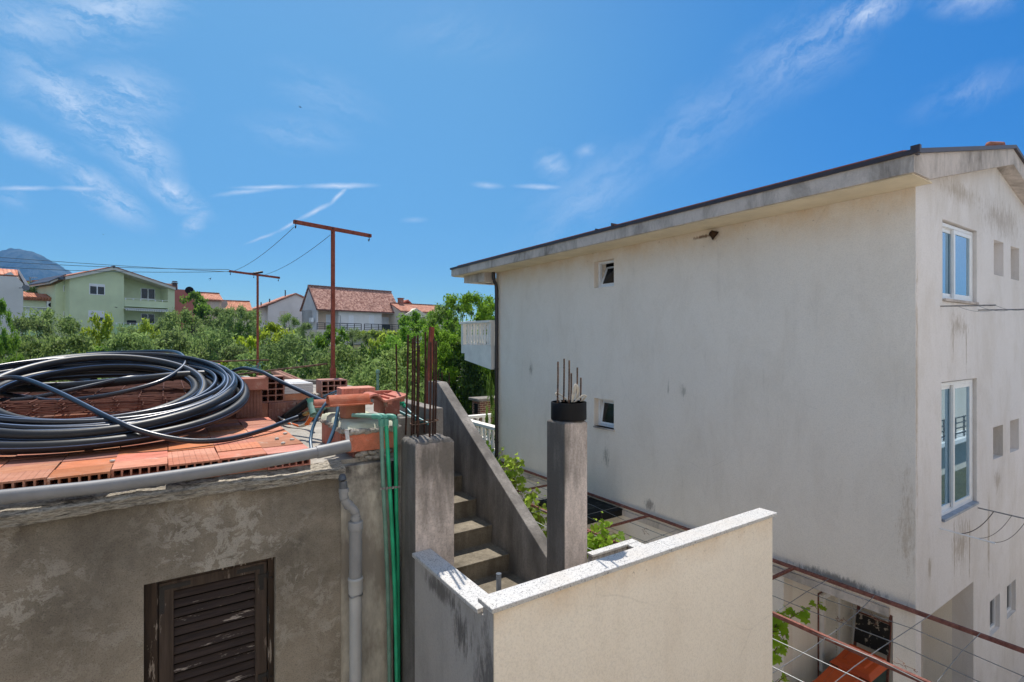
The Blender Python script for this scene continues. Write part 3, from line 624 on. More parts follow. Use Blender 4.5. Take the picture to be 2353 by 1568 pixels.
# shutters, bins and ladder in the carport
mb = MB(); mb.box(9.84,9.90,4.62,4.70,-5.98,-4.60); mb.box(11.04,11.09,4.62,4.70,-5.98,-4.60); mb.box(9.90,11.04,4.62,4.70,-4.68,-4.60); mb.box(9.90,11.04,4.62,4.70,-5.98,-5.90); mb.box(10.44,10.50,4.62,4.70,-5.90,-4.68); sh = mb.build('shutter', M['white'], house)
mb = MB(); mb.box(9.82,9.838,4.68,4.70,GROUND,-4.58); mb.box(9.838,11.09,4.68,4.70,-4.595,-4.58); mb.build('shutter_frame', M['beam'], house)
for x0, x1 in ((9.90,10.44),(10.50,11.04)):
    mb = MB(); mb.box(x0,x1,4.685,4.695,-5.90,-4.68); mb.box(x0,x0+.06,4.625,4.685,-5.90,-4.68); mb.box(x1-.06,x1,4.625,4.685,-5.90,-4.68)
    for i in range(20): z = -5.86+i*.058; mb.hexa([(x0+.06,4.635,z),(x1-.06,4.635,z),(x1-.06,4.685,z+.05),(x0+.06,4.685,z+.05),(x0+.06,4.625,z+.008),(x1-.06,4.625,z+.008),(x1-.06,4.675,z+.058),(x0+.06,4.675,z+.058)])
    mb.build('louvre_panel', M['louvre'], sh)
def bin_(x, y, label):
    t = thing('wheelie_bin', label, 'rubbish bin', (x, y, GROUND), 'wheelie bins in the carport')
    z = GROUND; mb = MB(); mb.hexa([(x-.22,y-.26,z+.06),(x+.30,y-.26,z+.06),(x+.30,y+.26,z+.06),(x-.22,y+.26,z+.06),(x-.30,y-.29,z+.98),(x+.36,y-.29,z+.98),(x+.36,y+.29,z+.98),(x-.30,y+.29,z+.98)])
    mb.box(x-.33,x+.39,y-.31,y+.31,z+.96,z+1.0); mb.build('body', M['bin'], t, bevel=.02)
    mb = MB(); mb.hexa([(x-.36,y-.33,z+1.0),(x+.38,y-.33,z+1.0),(x+.38,y+.33,z+1.0),(x-.36,y+.33,z+1.0),(x-.29,y-.26,z+1.07),(x+.34,y-.28,z+1.13),(x+.34,y+.28,z+1.13),(x-.29,y+.26,z+1.07)])
    mb.hexa([(x-.20,y-.18,z+1.072),(x+.24,y-.20,z+1.112),(x+.24,y+.20,z+1.112),(x-.20,y+.18,z+1.072),(x-.17,y-.15,z+1.10),(x+.22,y-.17,z+1.14),(x+.22,y+.17,z+1.14),(x-.17,y+.15,z+1.10)])
    mb.box(x-.40,x-.34,y-.16,y+.16,z+1.0,z+1.03); mb.build('lid', M['binlid'], t, bevel=.025, seg=3)
    mb = MB()
    mb.tube([(x+.33,y-.30,z+.1),(x+.33,y-.24,z+.1)], .1, 14); mb.build('wheel', M['black'], t)
    mb = MB(); mb.tube([(x+.33,y+.24,z+.1),(x+.33,y+.30,z+.1)], .1, 14); mb.build('wheel', M['black'], t)
bin_(9.95, 4.08, 'orange lidded dark green wheelie bin farther back, below the ladder'); bin_(9.02, 3.98, 'orange lidded dark green wheelie bin nearer the carport edge, below the louvred shutter')
lad = thing('stepladder', 'folded rusty stepladder with a paint spattered black plate, leaning in the carport', 'ladder', (10.9, 3.8, GROUND))
for y in (3.93, 4.50): mb = MB(); mb.bar((10.62,y,GROUND),(11.07,y+(.04 if y < 4.2 else -.04),-4.1),.035,.05); mb.build('rail', M['beam'], lad)
for i in range(6): k = .14+.15*i; mb = MB(); mb.bar((10.62+.45*k,3.94,GROUND+2.5*k),(10.62+.45*k,4.49,GROUND+2.5*k),.03,.02); mb.build('rung', M['beam'], lad)
ps = Mat('spattered_board'); ps.done(ps.mix(ps.ramp(ps.noise(11, 4, .6), [(.58, 0.), (.62, 1.)]), (.025,.025,.025), (.45,.40,.33)), .7); 
mb = MB(); mb.hexa([(10.74,3.94,-5.64),(10.74,4.49,-5.64),(10.76,4.49,-5.64),(10.76,3.94,-5.64),(10.85,3.94,-5.14),(10.85,4.49,-5.14),(10.87,4.49,-5.14),(10.87,3.94,-5.14)]); mb.build('plate', ps.mat, lad)
# drying racks on the end wall
for z, x0, lab in ((.52, 9.62, 'rusty drying rack arms with sagging lines, under the sky blue upper window'), (-2.80, 9.6, 'white drying rack arms with sagging cords, under the tall lower window')):
    t = thing('drying_rack', lab, 'drying rack', (x0, YN, z), 'drying racks under the windows'); x1 = x0+1.72
    for x in (x0, x1): mb = MB(); mb.tube([(x,YN,z),(x,YN-.62,z-.02)], .011, 8); mb.build('arm', M['white'] if (z < 0 and x == x0) else M['zinc'], t)
    for k in (.2,.42,.6): mb = MB(); mb.tube([(x0+(x1-x0)*q/10, YN-k, z-.01-(.11 if z < 0 else .05)*(1-(q/5-1)**2)) for q in range(11)], .006 if k == .2 and z < 0 else .0035, 5); mb.build('line', M['rope'] if z < 0 else M['steelwire'], t)
# weathered canopy over the ground-floor door
mb = MB(); mb.box(7.45,XL,8.4,10.0,-3.99,-3.84); solo(mb, 'door_canopy', mk_concrete('mossy_concrete', (.018,.018,.016), (.10,.10,.085), (.52,.72)), 'black weathered concrete canopy slab on the white house wall below the pergola', 'canopy', (XL,9,-3.9), bevel=.01)
# pergola of brown steel tubes with wires
per = thing('pergola', 'brown steel pergola with a grid of wires between the houses', 'pergola', (6.93, 8, GROUND))
PZ = -3.75
for x in (8.62, 6.93): mb = MB(); mb.bar((x,-.5,PZ),(x,13.9,PZ),.044,.05); mb.build('long_beam', M['beam'], per)
for y in (13.7,10.64,7.58,4.5,1.45): mb = MB(); mb.bar((2.95 if 4 < y < 5 else 6.3,y,PZ-.002),(8.60,y,PZ-.002),.038,.042); mb.build('cross_beam', M['beam'], per)
for y in (8.9,5.2,.9): mb = MB(); mb.bar((6.93,y,GROUND),(6.93,y,PZ-.03),.07); mb.build('post', M['beam'], per)
mb = MB()
for i in range(9): x = 3.6+.55*i; mb.tube([(x+.02*math.sin(q*2.1+i), -.4+14.2*q/14, PZ+.03-.05*math.sin(math.pi*((q*1.0)%3)/3)) for q in range(15)], .0055, 5)
wy = [1.0,2.1,2.7,3.2,3.9,5.2,5.9,6.6,8.3,9.1,9.8,11.4,12.2,13.0]
for i, y in enumerate(wy): mb.tube([(3.2+5.4*q/8, y+.12*math.sin(i*2+q*.8)*.4+(.25*(q/8-.5) if i % 3 == 0 else 0), PZ+.035-.04*math.sin(math.pi*q/8)) for q in range(9)], .005, 5)
mb.build('wires', M['steelwire'], per)
mb = MB()
for x, y in ((7.8,7.0),(7.4,3.3),(7.9,3.1),(7.3,5.2),(7.0,2.4)):
    for k in range(3):
        p = Vector((x,y,PZ+.05)); L = [p]
        for q in range(7): p = p+Vector((random.uniform(-.02,.05), random.uniform(-.04,.04), random.uniform(-.03,.015))); L.append(p)
        mb.tube(L, .0035, 4)
mb.build('dead_tendrils', plain('dead_vine', (.20,.11,.07), .9, .1), per)
# ------------------------------------------------------------------ rough plastered outbuilding on the left
YW, XR = 4.04, 1.60; LIPZ = -.985
out = thing('plastered_outbuilding', 'grey flaking plaster outbuilding with a brown shuttered window and a flat roof', 'building', (0, YW, GROUND))
PW = lambda a, d, z: (a, YW+d, z)
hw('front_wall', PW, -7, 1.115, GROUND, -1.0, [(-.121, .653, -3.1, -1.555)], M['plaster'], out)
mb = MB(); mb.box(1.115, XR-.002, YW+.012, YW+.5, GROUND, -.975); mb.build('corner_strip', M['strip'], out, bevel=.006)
mb = MB(); mb.box(-7, XR-.004, YW+.10, 6.36, -1.3, -.94); mb.box(-7, 1.945, YW+.5, 6.36, GROUND, -.942); mb.box(-7,1.945,6.36,16.6,GROUND,-1.0); mb.build('roof_slab', M['slab'], out)
mb = MB(); mb.box(-7, 1.94, 6.66, 9.0, -.99, -.66); mb.box(1.62, 1.93, 4.45, 6.66, -.935, -.70); mb.build('raised_deck', M['slab'], out)
mb = MB(); mb.box(1.94, 2.07, 4.20, 8.15, -1.0, -.60); mb.bar((2.005,8.12,-.63),(1.45,8.86,-.63),.13,.06); mb.box(-3,1.50,8.82,8.95,-.66,-.60); mb.build('kerb', M['concrete'], out, bevel=.008)
mb = MB(); na, nb = 420, 16
def lipp(i, j):
    x = -3.2+4.335*i/na; k = j/nb
    y = YW-.052+(.19*max(0, k-.5)*2); z = -1.045+.075*min(1, k*2)+.035*max(0, k-.5)*2
    n = mn.fractal(Vector((x*2.2, k*2.2, z*9)), .8, 2.2, 6); n2 = mn.fractal(Vector((x*9, 3, z*60)), .7, 2.1, 5)
    edge = mn.noise(Vector((x*3.1, 7.7, 0)))*.022 + mn.noise(Vector((x*11, 2.7, 0)))*.009
    if j == 0: return (x, YW-.001, -1.045+edge)
    return (x, y-.018-.012*n2*(1-k)+.008*n, z+edge*(1-k)+.010*n2*k+.012*n*k)
for i in range(na+1):
    for j in range(nb+1): mb.v.append(lipp(i, j))
for i in range(na):
    for j in range(nb): a = i*(nb+1)+j; mb.f.append((a, a+nb+1, a+nb+2, a+1)); mb.m.append(0)
mb.build('crumbled_edge', M['lip'], out, smooth=True)
# shuttered window
SD = .115
mb = MB(); mb.box(-.121+.001,-.047,YW+.06,YW+.27,-3.1,-1.556); mb.box(.612,.652,YW+.06,YW+.27,-3.1,-1.556); mb.box(-.047,.612,YW+.06,YW+.27,-1.592,-1.556); jf = mb.build('window_frame', M['jamb'], out, bevel=.004)
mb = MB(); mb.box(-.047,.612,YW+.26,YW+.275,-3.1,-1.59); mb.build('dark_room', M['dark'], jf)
mb = MB(); y0, y1 = YW+.07, YW+.11
mb.box(-.043,.040,y0,y1,-3.1,-1.60); mb.box(.530,.606,y0,y1,-3.1,-1.60); mb.box(.040,.530,y0,y1,-1.665,-1.60); sh = mb.build('shutter', M['wood'], out, bevel=.003)
for i in range(23):
    z = -1.695-.062*i; mb = MB(); mb.hexa([(.040,y0+.004,z-.024),(.530,y0+.004,z-.024),(.530,y0+.012,z-.032),(.040,y0+.012,z-.032),(.040,y1-.010,z+.016),(.530,y1-.010,z+.016),(.530,y1-.002,z+.008),(.040,y1-.002,z+.008)])
    mb.build('slat', M['slatwood'], sh, bevel=.0015)
mb = MB()
for sx, x in ((1, -.025), (-1, .572)):
    mb.box(x-.014,x+.014,y0-.003,y0,-1.80,-1.617); xa, xb = sorted((x, x+sx*.16)); mb.box(xa,xb,y0-.0045,y0-.001,-1.645,-1.617)
    for q in ((x,-1.63),(x,-1.71),(x,-1.785),(x+sx*.07,-1.631),(x+sx*.14,-1.631)): mb.lathe([(.005,0),(.004,.003),(.001,.004)], (q[0],y0-.003,q[1]), (0,-1,0), 8)
mb.build('corner_plate', M['iron'], sh)
for z in (-1.70, -2.42):
    mb = MB(); mb.box(.548,.606,y0-.006,y0,z-.014,z+.014); mb.box(.552,.575,y0-.007,y0,z-.06,z+.014); mb.tube([(.613,y0-.008,z-.03),(.613,y0-.008,z+.03)], .006, 8)
    mb.tube([(.625,y0-.012,z-.018),(.640,y0-.025,z-.018)], .004, 8); mb.build('hinge', M['iron'], sh)
mb = MB(); mb.box(.608,.618,y0-.02,y0-.004,-2.03,-1.93); mb.tube([(.613,y0-.02,-2.12),(.613,y0-.02,-1.97)], .004, 6); mb.build('latch', M['iron'], sh)

# ------------------------------------------------------------------ stairs, pillars, walls with granite copings
st = thing('concrete_stairs', 'worn concrete stairs climbing to the roof beside the sloped wall', 'stairs', (2.3, 4, GROUND))
nose = [(4.00+.309*k, -1.973+.1755*k) for k in range(7)]
pts = [(2.74, GROUND), (2.74, -2.135)]; z = -2.135
for k, (y, zz) in enumerate(nose): pts += [(y+.012, z), (y, zz-.03), (y-.008, zz)]; z = zz
pts += [(6.34, z), (6.34, GROUND)]
mb = MB(); mb.prism([(1.95, y, z) for y, z in pts], (.70, 0, 0)); mb.box(1.735,1.949,2.74,3.73,GROUND,-2.137); mb.box(2.651,2.90,2.74,3.195,GROUND,-2.139); mb.build('flight', M['step'], st, bevel=.006)
mb = MB(); mb.prism([(2.652, y, z) for y, z in ((3.44,GROUND),(3.44,-1.82),(5.53,-.487),(5.80,-.487),(5.80,-1.0),(6.34,-1.0),(6.34,GROUND))], (.12, 0, 0)); solo(mb, 'sloped_wall', M['concrete'], 'dark weathered sloped concrete side wall descending beside the stairs', 'wall', (2.7,4.5,GROUND), bevel=.007)

def rough_pillar(x0, x1, y0, y1, z0, z1, amp, name, label):
    mb = MB(); k = 14; xs_ = [x0+(x1-x0)*i/k for i in range(k+1)]; ys_ = [y0+(y1-y0)*i/k for i in range(k+1)]
    def top(x, y):
        e = min(x-x0, x1-x, y-y0, y1-y); return z1+amp*mn.fractal(Vector((x*14, y*14, 2)), .8, 2.1, 5)-(amp*1.2 if e < .004 else 0)
    for i in range(k):
        for j in range(k): mb.quad(*[(a, b, top(a, b)) for a, b in ((xs_[i],ys_[j]),(xs_[i+1],ys_[j]),(xs_[i+1],ys_[j+1]),(xs_[i],ys_[j+1]))])
        for (A, B) in (((xs_[i],y0),(xs_[i+1],y0)),((xs_[i+1],y1),(xs_[i],y1)),((x1,ys_[i]),(x1,ys_[i+1])),((x0,ys_[i+1]),(x0,ys_[i]))):
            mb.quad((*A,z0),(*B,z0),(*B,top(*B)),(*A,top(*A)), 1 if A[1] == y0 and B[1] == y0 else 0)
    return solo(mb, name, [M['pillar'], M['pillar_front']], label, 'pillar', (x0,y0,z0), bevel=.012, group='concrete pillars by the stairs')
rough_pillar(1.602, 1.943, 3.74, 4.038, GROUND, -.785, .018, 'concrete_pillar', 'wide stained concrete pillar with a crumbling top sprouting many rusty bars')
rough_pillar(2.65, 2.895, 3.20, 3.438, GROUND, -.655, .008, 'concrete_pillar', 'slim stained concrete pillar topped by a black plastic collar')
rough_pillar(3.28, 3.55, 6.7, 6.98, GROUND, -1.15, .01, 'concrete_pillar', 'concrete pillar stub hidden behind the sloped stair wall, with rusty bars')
bw = thing('parapet_wall', 'cream roughcast parapet wall with speckled granite coping around the stair landing', 'wall', (1.6, 2.6, GROUND))
mb = MB(); mb.box(1.60, 4.58, 2.58, 2.70, GROUND, -1.588); mb.build('front_wall', M['cream'], bw, bevel=.008)
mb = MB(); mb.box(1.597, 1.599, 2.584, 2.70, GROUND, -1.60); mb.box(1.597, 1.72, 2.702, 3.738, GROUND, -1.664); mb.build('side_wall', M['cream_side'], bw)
for x0, x1 in ((1.572, 3.147), (3.150, 4.612)): mb = MB(); mb.box(x0, x1, 2.553, 2.727, -1.588, -1.558); mb.build('coping', M['granite'], bw, bevel=.006)
mb = MB(); mb.box(1.572, 1.732, 2.729, 3.737, -1.664, -1.634); mb.build('coping', M['granite'], bw, bevel=.006)
pl = thing('wall_trough', 'narrow rendered trough with a granite rim behind the parapet coping', 'planter', (3.1, 2.9, GROUND))
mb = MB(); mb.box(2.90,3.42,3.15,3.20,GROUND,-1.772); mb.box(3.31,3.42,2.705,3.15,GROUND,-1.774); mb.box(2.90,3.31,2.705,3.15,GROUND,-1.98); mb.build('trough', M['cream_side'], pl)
mb = MB(); mb.box(2.898,3.43,3.14,3.21,-1.770,-1.750); mb.box(3.30,3.43,2.73,3.139,-1.770,-1.752); mb.build('rim', M['granite'], pl, bevel=.004)
mb = MB(); p = on_y(1146, 1352, 2.80); mb.tube([(p.x, 2.80, -2.13),(p.x, 2.80, -1.50)], .0165, 14); mb.tube([(p.x,2.80,-1.53),(p.x,2.80,-1.492)], .0175, 14)
solo(mb, 'conduit_stub', M['pvc_d'], 'short grey conduit stub standing on the landing behind the granite coping', 'pipe', (p.x,2.8,-2.13), smooth='auto')

# bars
def rebar(pts, label, group, r=.007, mat='rust', curl=0):
    pts = [Vector(p) for p in pts]; mb = MB(); n = 40; L = []
    for i in range(n+1):
        k = i/n; L.append(pts[0].lerp(pts[-1], k)+Vector((math.sin(k*3)*.004, math.cos(k*2.3)*.004, 0)))
    mb.tube(L, (lambda i: r*(1.0 if i % 2 else 1.14)) if mat != 'rust' else r, 8); return solo(mb, 'rebar', M[mat], label, 'rebar', tuple(pts[0]), group, smooth=True)
def pxs(x): return (1500+x/1.96)/1.7
def pys(y): return (1250+y/1.96)/1.7
lb = [(183,112,4.40,-.80,'leftmost of the rusty bars on the wide pillar'),(218,142,4.36,-.80,'thick rusty bar in the tight pair on the wide pillar, shorter one'),(234,125,4.43,-.80,'thick rusty bar in the tight pair on the wide pillar, taller one'),
      (257,118,4.46,-.80,'straight rusty bar third from the left pair on the wide pillar'),(265,195,4.22,-.80,'shortest rusty bar on the wide pillar, in front of a taller one'),(316,93,4.50,-.80,'tallest rusty bar on the wide pillar, standing apart at the back'),
      (356,172,4.22,-.80,'rusty bar in front of the red steel post on the wide pillar'),(381,142,4.30,-.80,'rusty bar touching the right side of the red post, wide pillar'),(398,163,4.36,-.80,'rightmost rusty bar on the wide pillar with mortar crust at its foot')]
for x, y, s, zb, lab in lb:
    t = at(pxs(x), pys(y), s); b = Vector((t.x, t.y, zb)); b += RT*(-.018 if x == 183 else -.006); rebar([b, t], lab, 'rusty bars on the wide pillar', .0088)
t = at(pxs(92), pys(185), 4.75); rebar([(t.x+.008,t.y,-.70), t], 'lone rusty bar left of the wide pillar, behind the roof tiles', 'rusty bars on the wide pillar', .008)
for x, y, s, lab in ((418,380,7.55,'farthest thin rusty bar beyond the sloped wall, left of three'),(443,400,7.6,'middle thin rusty bar beyond the sloped wall'),(498,403,7.7,'thin rusty bar beyond the sloped wall, right of three')):
    t = at(pxs(x), pys(y), s); rebar([(t.x-.01,t.y,-1.16), t], lab, 'rusty bars beyond the sloped wall', .0085)
rb = [(1330,320,4.25,'leftmost pitted bar in the black collar'),(1377,298,4.33,'tallest pitted bar in the black collar'),(1416,310,4.24,'thick pitted bar in the middle of the black collar'),(1432,408,4.40,'short pitted bar just right of the middle one in the collar'),(1478,365,4.45,'pitted bar behind the cable loop in the black collar'),(1505,443,4.36,'shortest pitted bar in the black collar, at its right')]
for x, y, s, lab in rb: t = at(pxs(x), pys(y), s); rebar([(t.x-.004,t.y,-.66), t], lab, 'pitted bars in the black collar', .0066, 'rust_r')
c = Vector((2.805, 3.335, 0)); mb = MB(); mb.lathe([(.136,-.60),(.148,-.60),(.148,-.665),(.147,-.67),(.147,-.668)], (c.x,c.y,0), n=48)
mb = MB(); mb.lathe([(.148,-.652),(.149,-.648),(.149,-.515),(.147,-.510),(.140,-.510),(.138,-.515),(.138,-.652)], (c.x,c.y,0), n=56); solo(mb, 'pipe_collar', M['black'], 'black plastic pipe collar ringing the top of the slim pillar', 'collar', (c.x,c.y,-.65), smooth='auto')
cab = thing('cable_loops', 'white cable loops tucked among the bars inside the black collar', 'cable', (c.x, c.y, -.6))
for L in ([(1352,640),(1340,605),(1312,570),(1325,560),(1360,580),(1395,610),(1405,640)], [(1435,650),(1440,580),(1455,510),(1472,495),(1485,530),(1478,590),(1462,650)], [(1440,655),(1475,610),(1520,578),(1543,582),(1520,610),(1480,650)], [(1430,655),(1445,600),(1462,530),(1476,505),(1478,560),(1455,650)]):
    for off in (0, 1):
        mb = MB(); mb.tube(smooth_path([at(pxs(x+off*7), pys(y+off*3), 4.30+.012*q+.02*off) for q, (x, y) in enumerate(L)], 7), .0046, 7); mb.build('cable', M['cable'], cab, smooth=True)
mb = MB(); ring_ = [at(pxs(x), pys(y), s) for x, y, s in ((205,805,4.25),(270,800,4.2),(350,785,4.2),(415,770,4.28),(415,760,4.45),(300,770,4.5),(205,790,4.4),(205,805,4.25))]
mb.tube(ring_, .0045, 6); mb.tube([at(pxs(300),pys(775),4.35), at(pxs(418),pys(765),4.3)], .005, 6); solo(mb, 'tie_ring', M['rust_r'], 'rusty tie hoop wound around the bars on the wide pillar', 'hoop', tuple(ring_[0]))
mb = MB(); mb.bar(at(980.6,960,6.42), at(992.3,752,6.52), .052, .052, up=(0,1,0)); solo(mb, 'steel_post', M['redsteel'], 'slightly leaning red steel post behind the sloped wall top', 'post', tuple(at(980.6,960,6.42)))

# ------------------------------------------------------------------ pipes on the walls
dp = thing('drain_pipe', 'grey plastic drain pipe with an offset elbow on the plaster wall', 'drain pipe', (1.2, 3.97, GROUND))
yq = 3.955
def dq(px, py): return on_y(px, py, yq)
a, b, c2, d = dq(788,1098), dq(790,1140), dq(797,1158), dq(817,1180)
mb = MB(); mb.tube(smooth_path([a+Vector((0,.10,-.012)), a+Vector((0,.03,.0)), a+Vector((.0,.0,-.03)), dq(790,1128)], 6), .030, 16); mb.build('elbow', M['pvc_d'], dp, smooth='auto')
mb = MB(); mb.tube(smooth_path([dq(790,1122), b, dq(794,1152), dq(803,1163), dq(812,1172), dq(817,1182), dq(817,1205)], 6), .033, 16); 
for p, q in ((dq(790,1123), dq(790,1131)), (dq(800,1160), dq(804,1164)), (dq(817,1186), dq(817,1193))): mb.tube([p, q], .038, 16)
mb.build('offset_bend', M['pvc_m'], dp, smooth='auto')
mb = MB(); x = dq(817,1300).x; mb.tube([(x,yq,dq(817,1198).z),(x,yq,dq(817,1330).z)], .048, 20); mb.lathe([(.048,0),(.056,.004),(.056,.05),(.054,.062),(.048,.066)], (x,yq,dq(817,1217).z), n=20)
mb.build('stack', M['pvc_m'], dp, smooth='auto'); mb = MB(); mb.tube([(x,yq,dq(817,1330).z),(x,yq,GROUND)], .0465, 20); mb.lathe([(.047,-.10),(.053,-.095),(.054,.0),(.057,.004),(.057,.016),(.054,.02),(.047,.024)], (x,yq,dq(817,1330).z-.01), n=20); mb.build('stack', M['pvc_l'], dp, smooth='auto')
def band(mb, p, q, yy, n):
    for i in range(n):
        k = (i+.5)/n; c_ = Vector(p).lerp(Vector(q), k); mb.lathe([(.011,0),(.011,.003)], (c_.x, yy, c_.z), (0,-1,0), 10)
        if i < n-1: e = Vector(p).lerp(Vector(q), (i+1.5)/n); mb.box(min(c_.x,e.x)+.007, max(c_.x,e.x)-.007, yy-.003, yy, c_.z-.006, c_.z+.006)
mb = MB(); zc = dq(817,1366).z
mb.tube([(x+.0495*math.cos(t), yq+.0495*math.sin(t), zc+.006*math.sin(3*t)) for t in [2*math.pi*i/28 for i in range(28)]], .005, 6, closed=True); mb.tube([(x+.045,yq-.0,zc+.02),(x+.075,YW-.002,zc+.045)], .006, 6); mb.build('clamp', M['zinc'], dp)
gp = [((876,965),(880,1100),(887,1250),(893,1420),(897,1700),'ppr_old','pale faded green water pipe, left of three on the corner'),((886.5,964),(895,1110),(903,1260),(909,1420),(914,1700),'ppr','bright green water pipe bending down in the middle of three'),((908,965),(910,1080),(911,1170),(914,1300),(916,1700),'ppr','bright green water pipe, right of three, tucked against the pillar')]
for k, g in enumerate(gp):
    mt, lab = g[5], g[6]; t = thing('water_pipe', lab, 'water pipe', tuple(on_y(*g[0], 4.0)), 'green water pipes at the corner')
    yy_ = [4.02, 3.99, 3.985, 3.98, 3.98] if k < 2 else [4.03, 4.01, 4.015, 4.02, 4.02]
    P_ = [on_y(*q, y) for q, y in zip(g[:5], yy_)]
    if k == 2: P_[3].x = min(P_[3].x, 1.58); P_[4].x = min(P_[4].x, 1.58)
    mb = MB(); mb.tube([P_[0]]+smooth_path(P_, 8)[1:], .0165, 12); mb.build('riser', M[mt], t, smooth='auto')
    top = P_[0]+Vector((0,0,.012)); tail = top+Vector((-.17,.20,.014)) if k < 2 else top+Vector((-.14,.22,.012))
    mb = MB(); mb.tube(smooth_path([P_[0]+Vector((0,0,-.05)), P_[0]+Vector((0,0,-.01)), top+Vector((-.012,.012,.010)), top+Vector((-.05,.055,.012))], 6), .023, 14); mb.build('elbow', M['ppr_cap'], t, smooth='auto')
    mb = MB(); mb.tube([top+Vector((-.035,.04,.012)), tail], .0165, 12); mb.build('tail', M['ppr_old'], t, smooth='auto')
mb = MB(); band(mb, on_y(872,1124,3.955), on_y(920,1119,3.955), 3.957, 7); solo(mb, 'pipe_band', M['zinc'], 'perforated metal band clamping the green pipes to the wall', 'clamp', tuple(on_y(890,1122,3.96)))
mb = MB(); mb.tube(smooth_path([on_y(q[0], q[1], 4.025) for q in ((902,1060),(905,1200),(906,1400),(906,1700))], 6), .010, 8); solo(mb, 'black_cable', M['black'], 'black cable running down between the green pipes', 'cable', tuple(on_y(902,1060,4.02)), smooth=True)
mb = MB(); pz = [at(-140,1160,2.6), on_y(0,1143,4.022), on_y(250,1116,4.022), on_y(500,1080,4.022), on_y(640,1056,4.022), on_y(733,1039,4.022)]
pz[0] = pz[1]+(pz[1]-pz[2])*2.4
gpipe = thing('grey_pipe', 'long grey plastic pipe lying along the roof edge in front of the blocks', 'pipe', tuple(pz[1]))
mb.tube(smooth_path(pz, 8), .0415, 20); mb.build('pipe', M['pvc'], gpipe, smooth='auto')
mb = MB(); mb.tube([on_y(728,1040,4.022), on_y(803,1024,4.03)], .0475, 20); mb.build('socket', M['pvc'], gpipe, smooth='auto')
# ------------------------------------------------------------------ loose things on the flat roof
def hollow(mb, x0, x1, y0, y1, z0, z1, nx, nz, wall=.012, web=.010, depth=None):
    """clay block whose cells open towards -y"""
    depth = depth or (y1-y0)*.93; cw = (x1-x0-2*wall-(nx-1)*web)/nx; ch = (z1-z0-2*wall-(nz-1)*web)/nz
    holes = [(x0+wall+i*(cw+web), x0+wall+i*(cw+web)+cw, z0+wall+j*(ch+web), z0+wall+j*(ch+web)+ch) for i in range(nx) for j in range(nz)]
    A = sorted({x0, x1, *[round(h[0], 6) for h in holes], *[round(h[1], 6) for h in holes]}); Z = sorted({z0, z1, *[round(h[2], 6) for h in holes], *[round(h[3], 6) for h in holes]})
    for i in range(len(A)-1):
        for j in range(len(Z)-1):
            ca, cz = (A[i]+A[i+1])/2, (Z[j]+Z[j+1])/2; hit = any(h[0] < ca < h[1] and h[2] < cz < h[3] for h in holes); d = y0+depth if hit else y0
            mb.quad((A[i],d,Z[j]),(A[i+1],d,Z[j]),(A[i+1],d,Z[j+1]),(A[i],d,Z[j+1]))
    for h in holes:
        c = [(h[0],h[2]),(h[1],h[2]),(h[1],h[3]),(h[0],h[3])]
        for q in range(4): (u, w), (u2, w2) = c[q], c[(q+1) % 4]; mb.quad((u,y0,w),(u2,y0,w2),(u2,y0+depth,w2),(u,y0+depth,w))
    mb.quad((x0,y1,z0),(x1,y1,z0),(x1,y1,z1),(x0,y1,z1)); mb.quad((x0,y0,z1),(x1,y0,z1),(x1,y1,z1),(x0,y1,z1)); mb.quad((x0,y0,z0),(x1,y0,z0),(x1,y1,z0),(x0,y1,z0)); mb.quad((x0,y0,z0),(x0,y1,z0),(x0,y1,z1),(x0,y0,z1)); mb.quad((x1,y0,z0),(x1,y1,z0),(x1,y1,z1),(x1,y0,z1))
    return mb
# the floor of hollow blocks laid on the slab
BZ0, BH, BW, BD = -.938, .118, .297, .247
meshes = {}
for mt in ('clay', 'clay_g'):
    ob = hollow(MB(), -BW/2, BW/2, 0, BD, 0, BH, 6, 2, .012, .011).build('roof_block', M[mt]); meshes[mt] = ob.data; bpy.data.objects.remove(ob)
ordn = ['first','second','third','fourth','fifth','sixth','seventh','eighth','ninth','tenth']
for ci in range(8):
    xc = .91-BW/2-.301*ci; off = [.01,.03,.0,.04,.005,.02,.03,.02][ci]
    for ri in range(9):
        y = YW+.060+off+.2495*ri+random.uniform(-.003,.003)
        if ri == 8 and ci < 2: continue
        ob = bpy.data.objects.new('roof_block', meshes[random.choice(['clay','clay','clay_g'])]); COL.objects.link(ob)
        ob.location = (xc+random.uniform(-.003,.003), y, BZ0+random.uniform(-.003,.005)); ob.rotation_euler = (random.uniform(-.006,.006), random.uniform(-.008,.008), random.uniform(-.012,.012))
        lab = f'orange block laid flat, {ordn[ri]} row behind grey pipe, {ordn[ci]} column from slab gap'
        tag(ob, lab, 'hollow block', 'orange hollow blocks paving the roof')
# row of blocks on edge along the raised deck
for i in range(9):
    x1 = 1.56-.305*i; mb = MB(); mb.box(x1-.30,x1,6.37,6.655,-.935,-.70)
    solo(mb, 'deck_edge_block', M['clay_oldg'] if i % 2 else M['clay_old'], f'dull red block set on edge along the raised deck, {ordn[i]} from the tile heap', 'hollow block', (x1-.15,6.5,-.93), 'dull red blocks edging the deck', bevel=.006)
def blk(name, mt, lab, x0, x1, y0, y1, z0, z1, nx=0, nz=0, rz=0, group='loose clay blocks on the roof', rx=0, wall=.014):
    cx_, cy_ = (x0+x1)/2, (y0+y1)/2; mb = MB()
    if nx: hollow(mb, x0, x1, y0, y1, z0, z1, nx, nz, wall, .013)
    else: mb.box(x0, x1, y0, y1, z0, z1)
    ob = solo(mb, name, M[mt], lab, 'hollow block', (cx_, cy_, z0), group, bevel=.004); ob.rotation_euler = (R(rx), 0, R(rz)); return ob
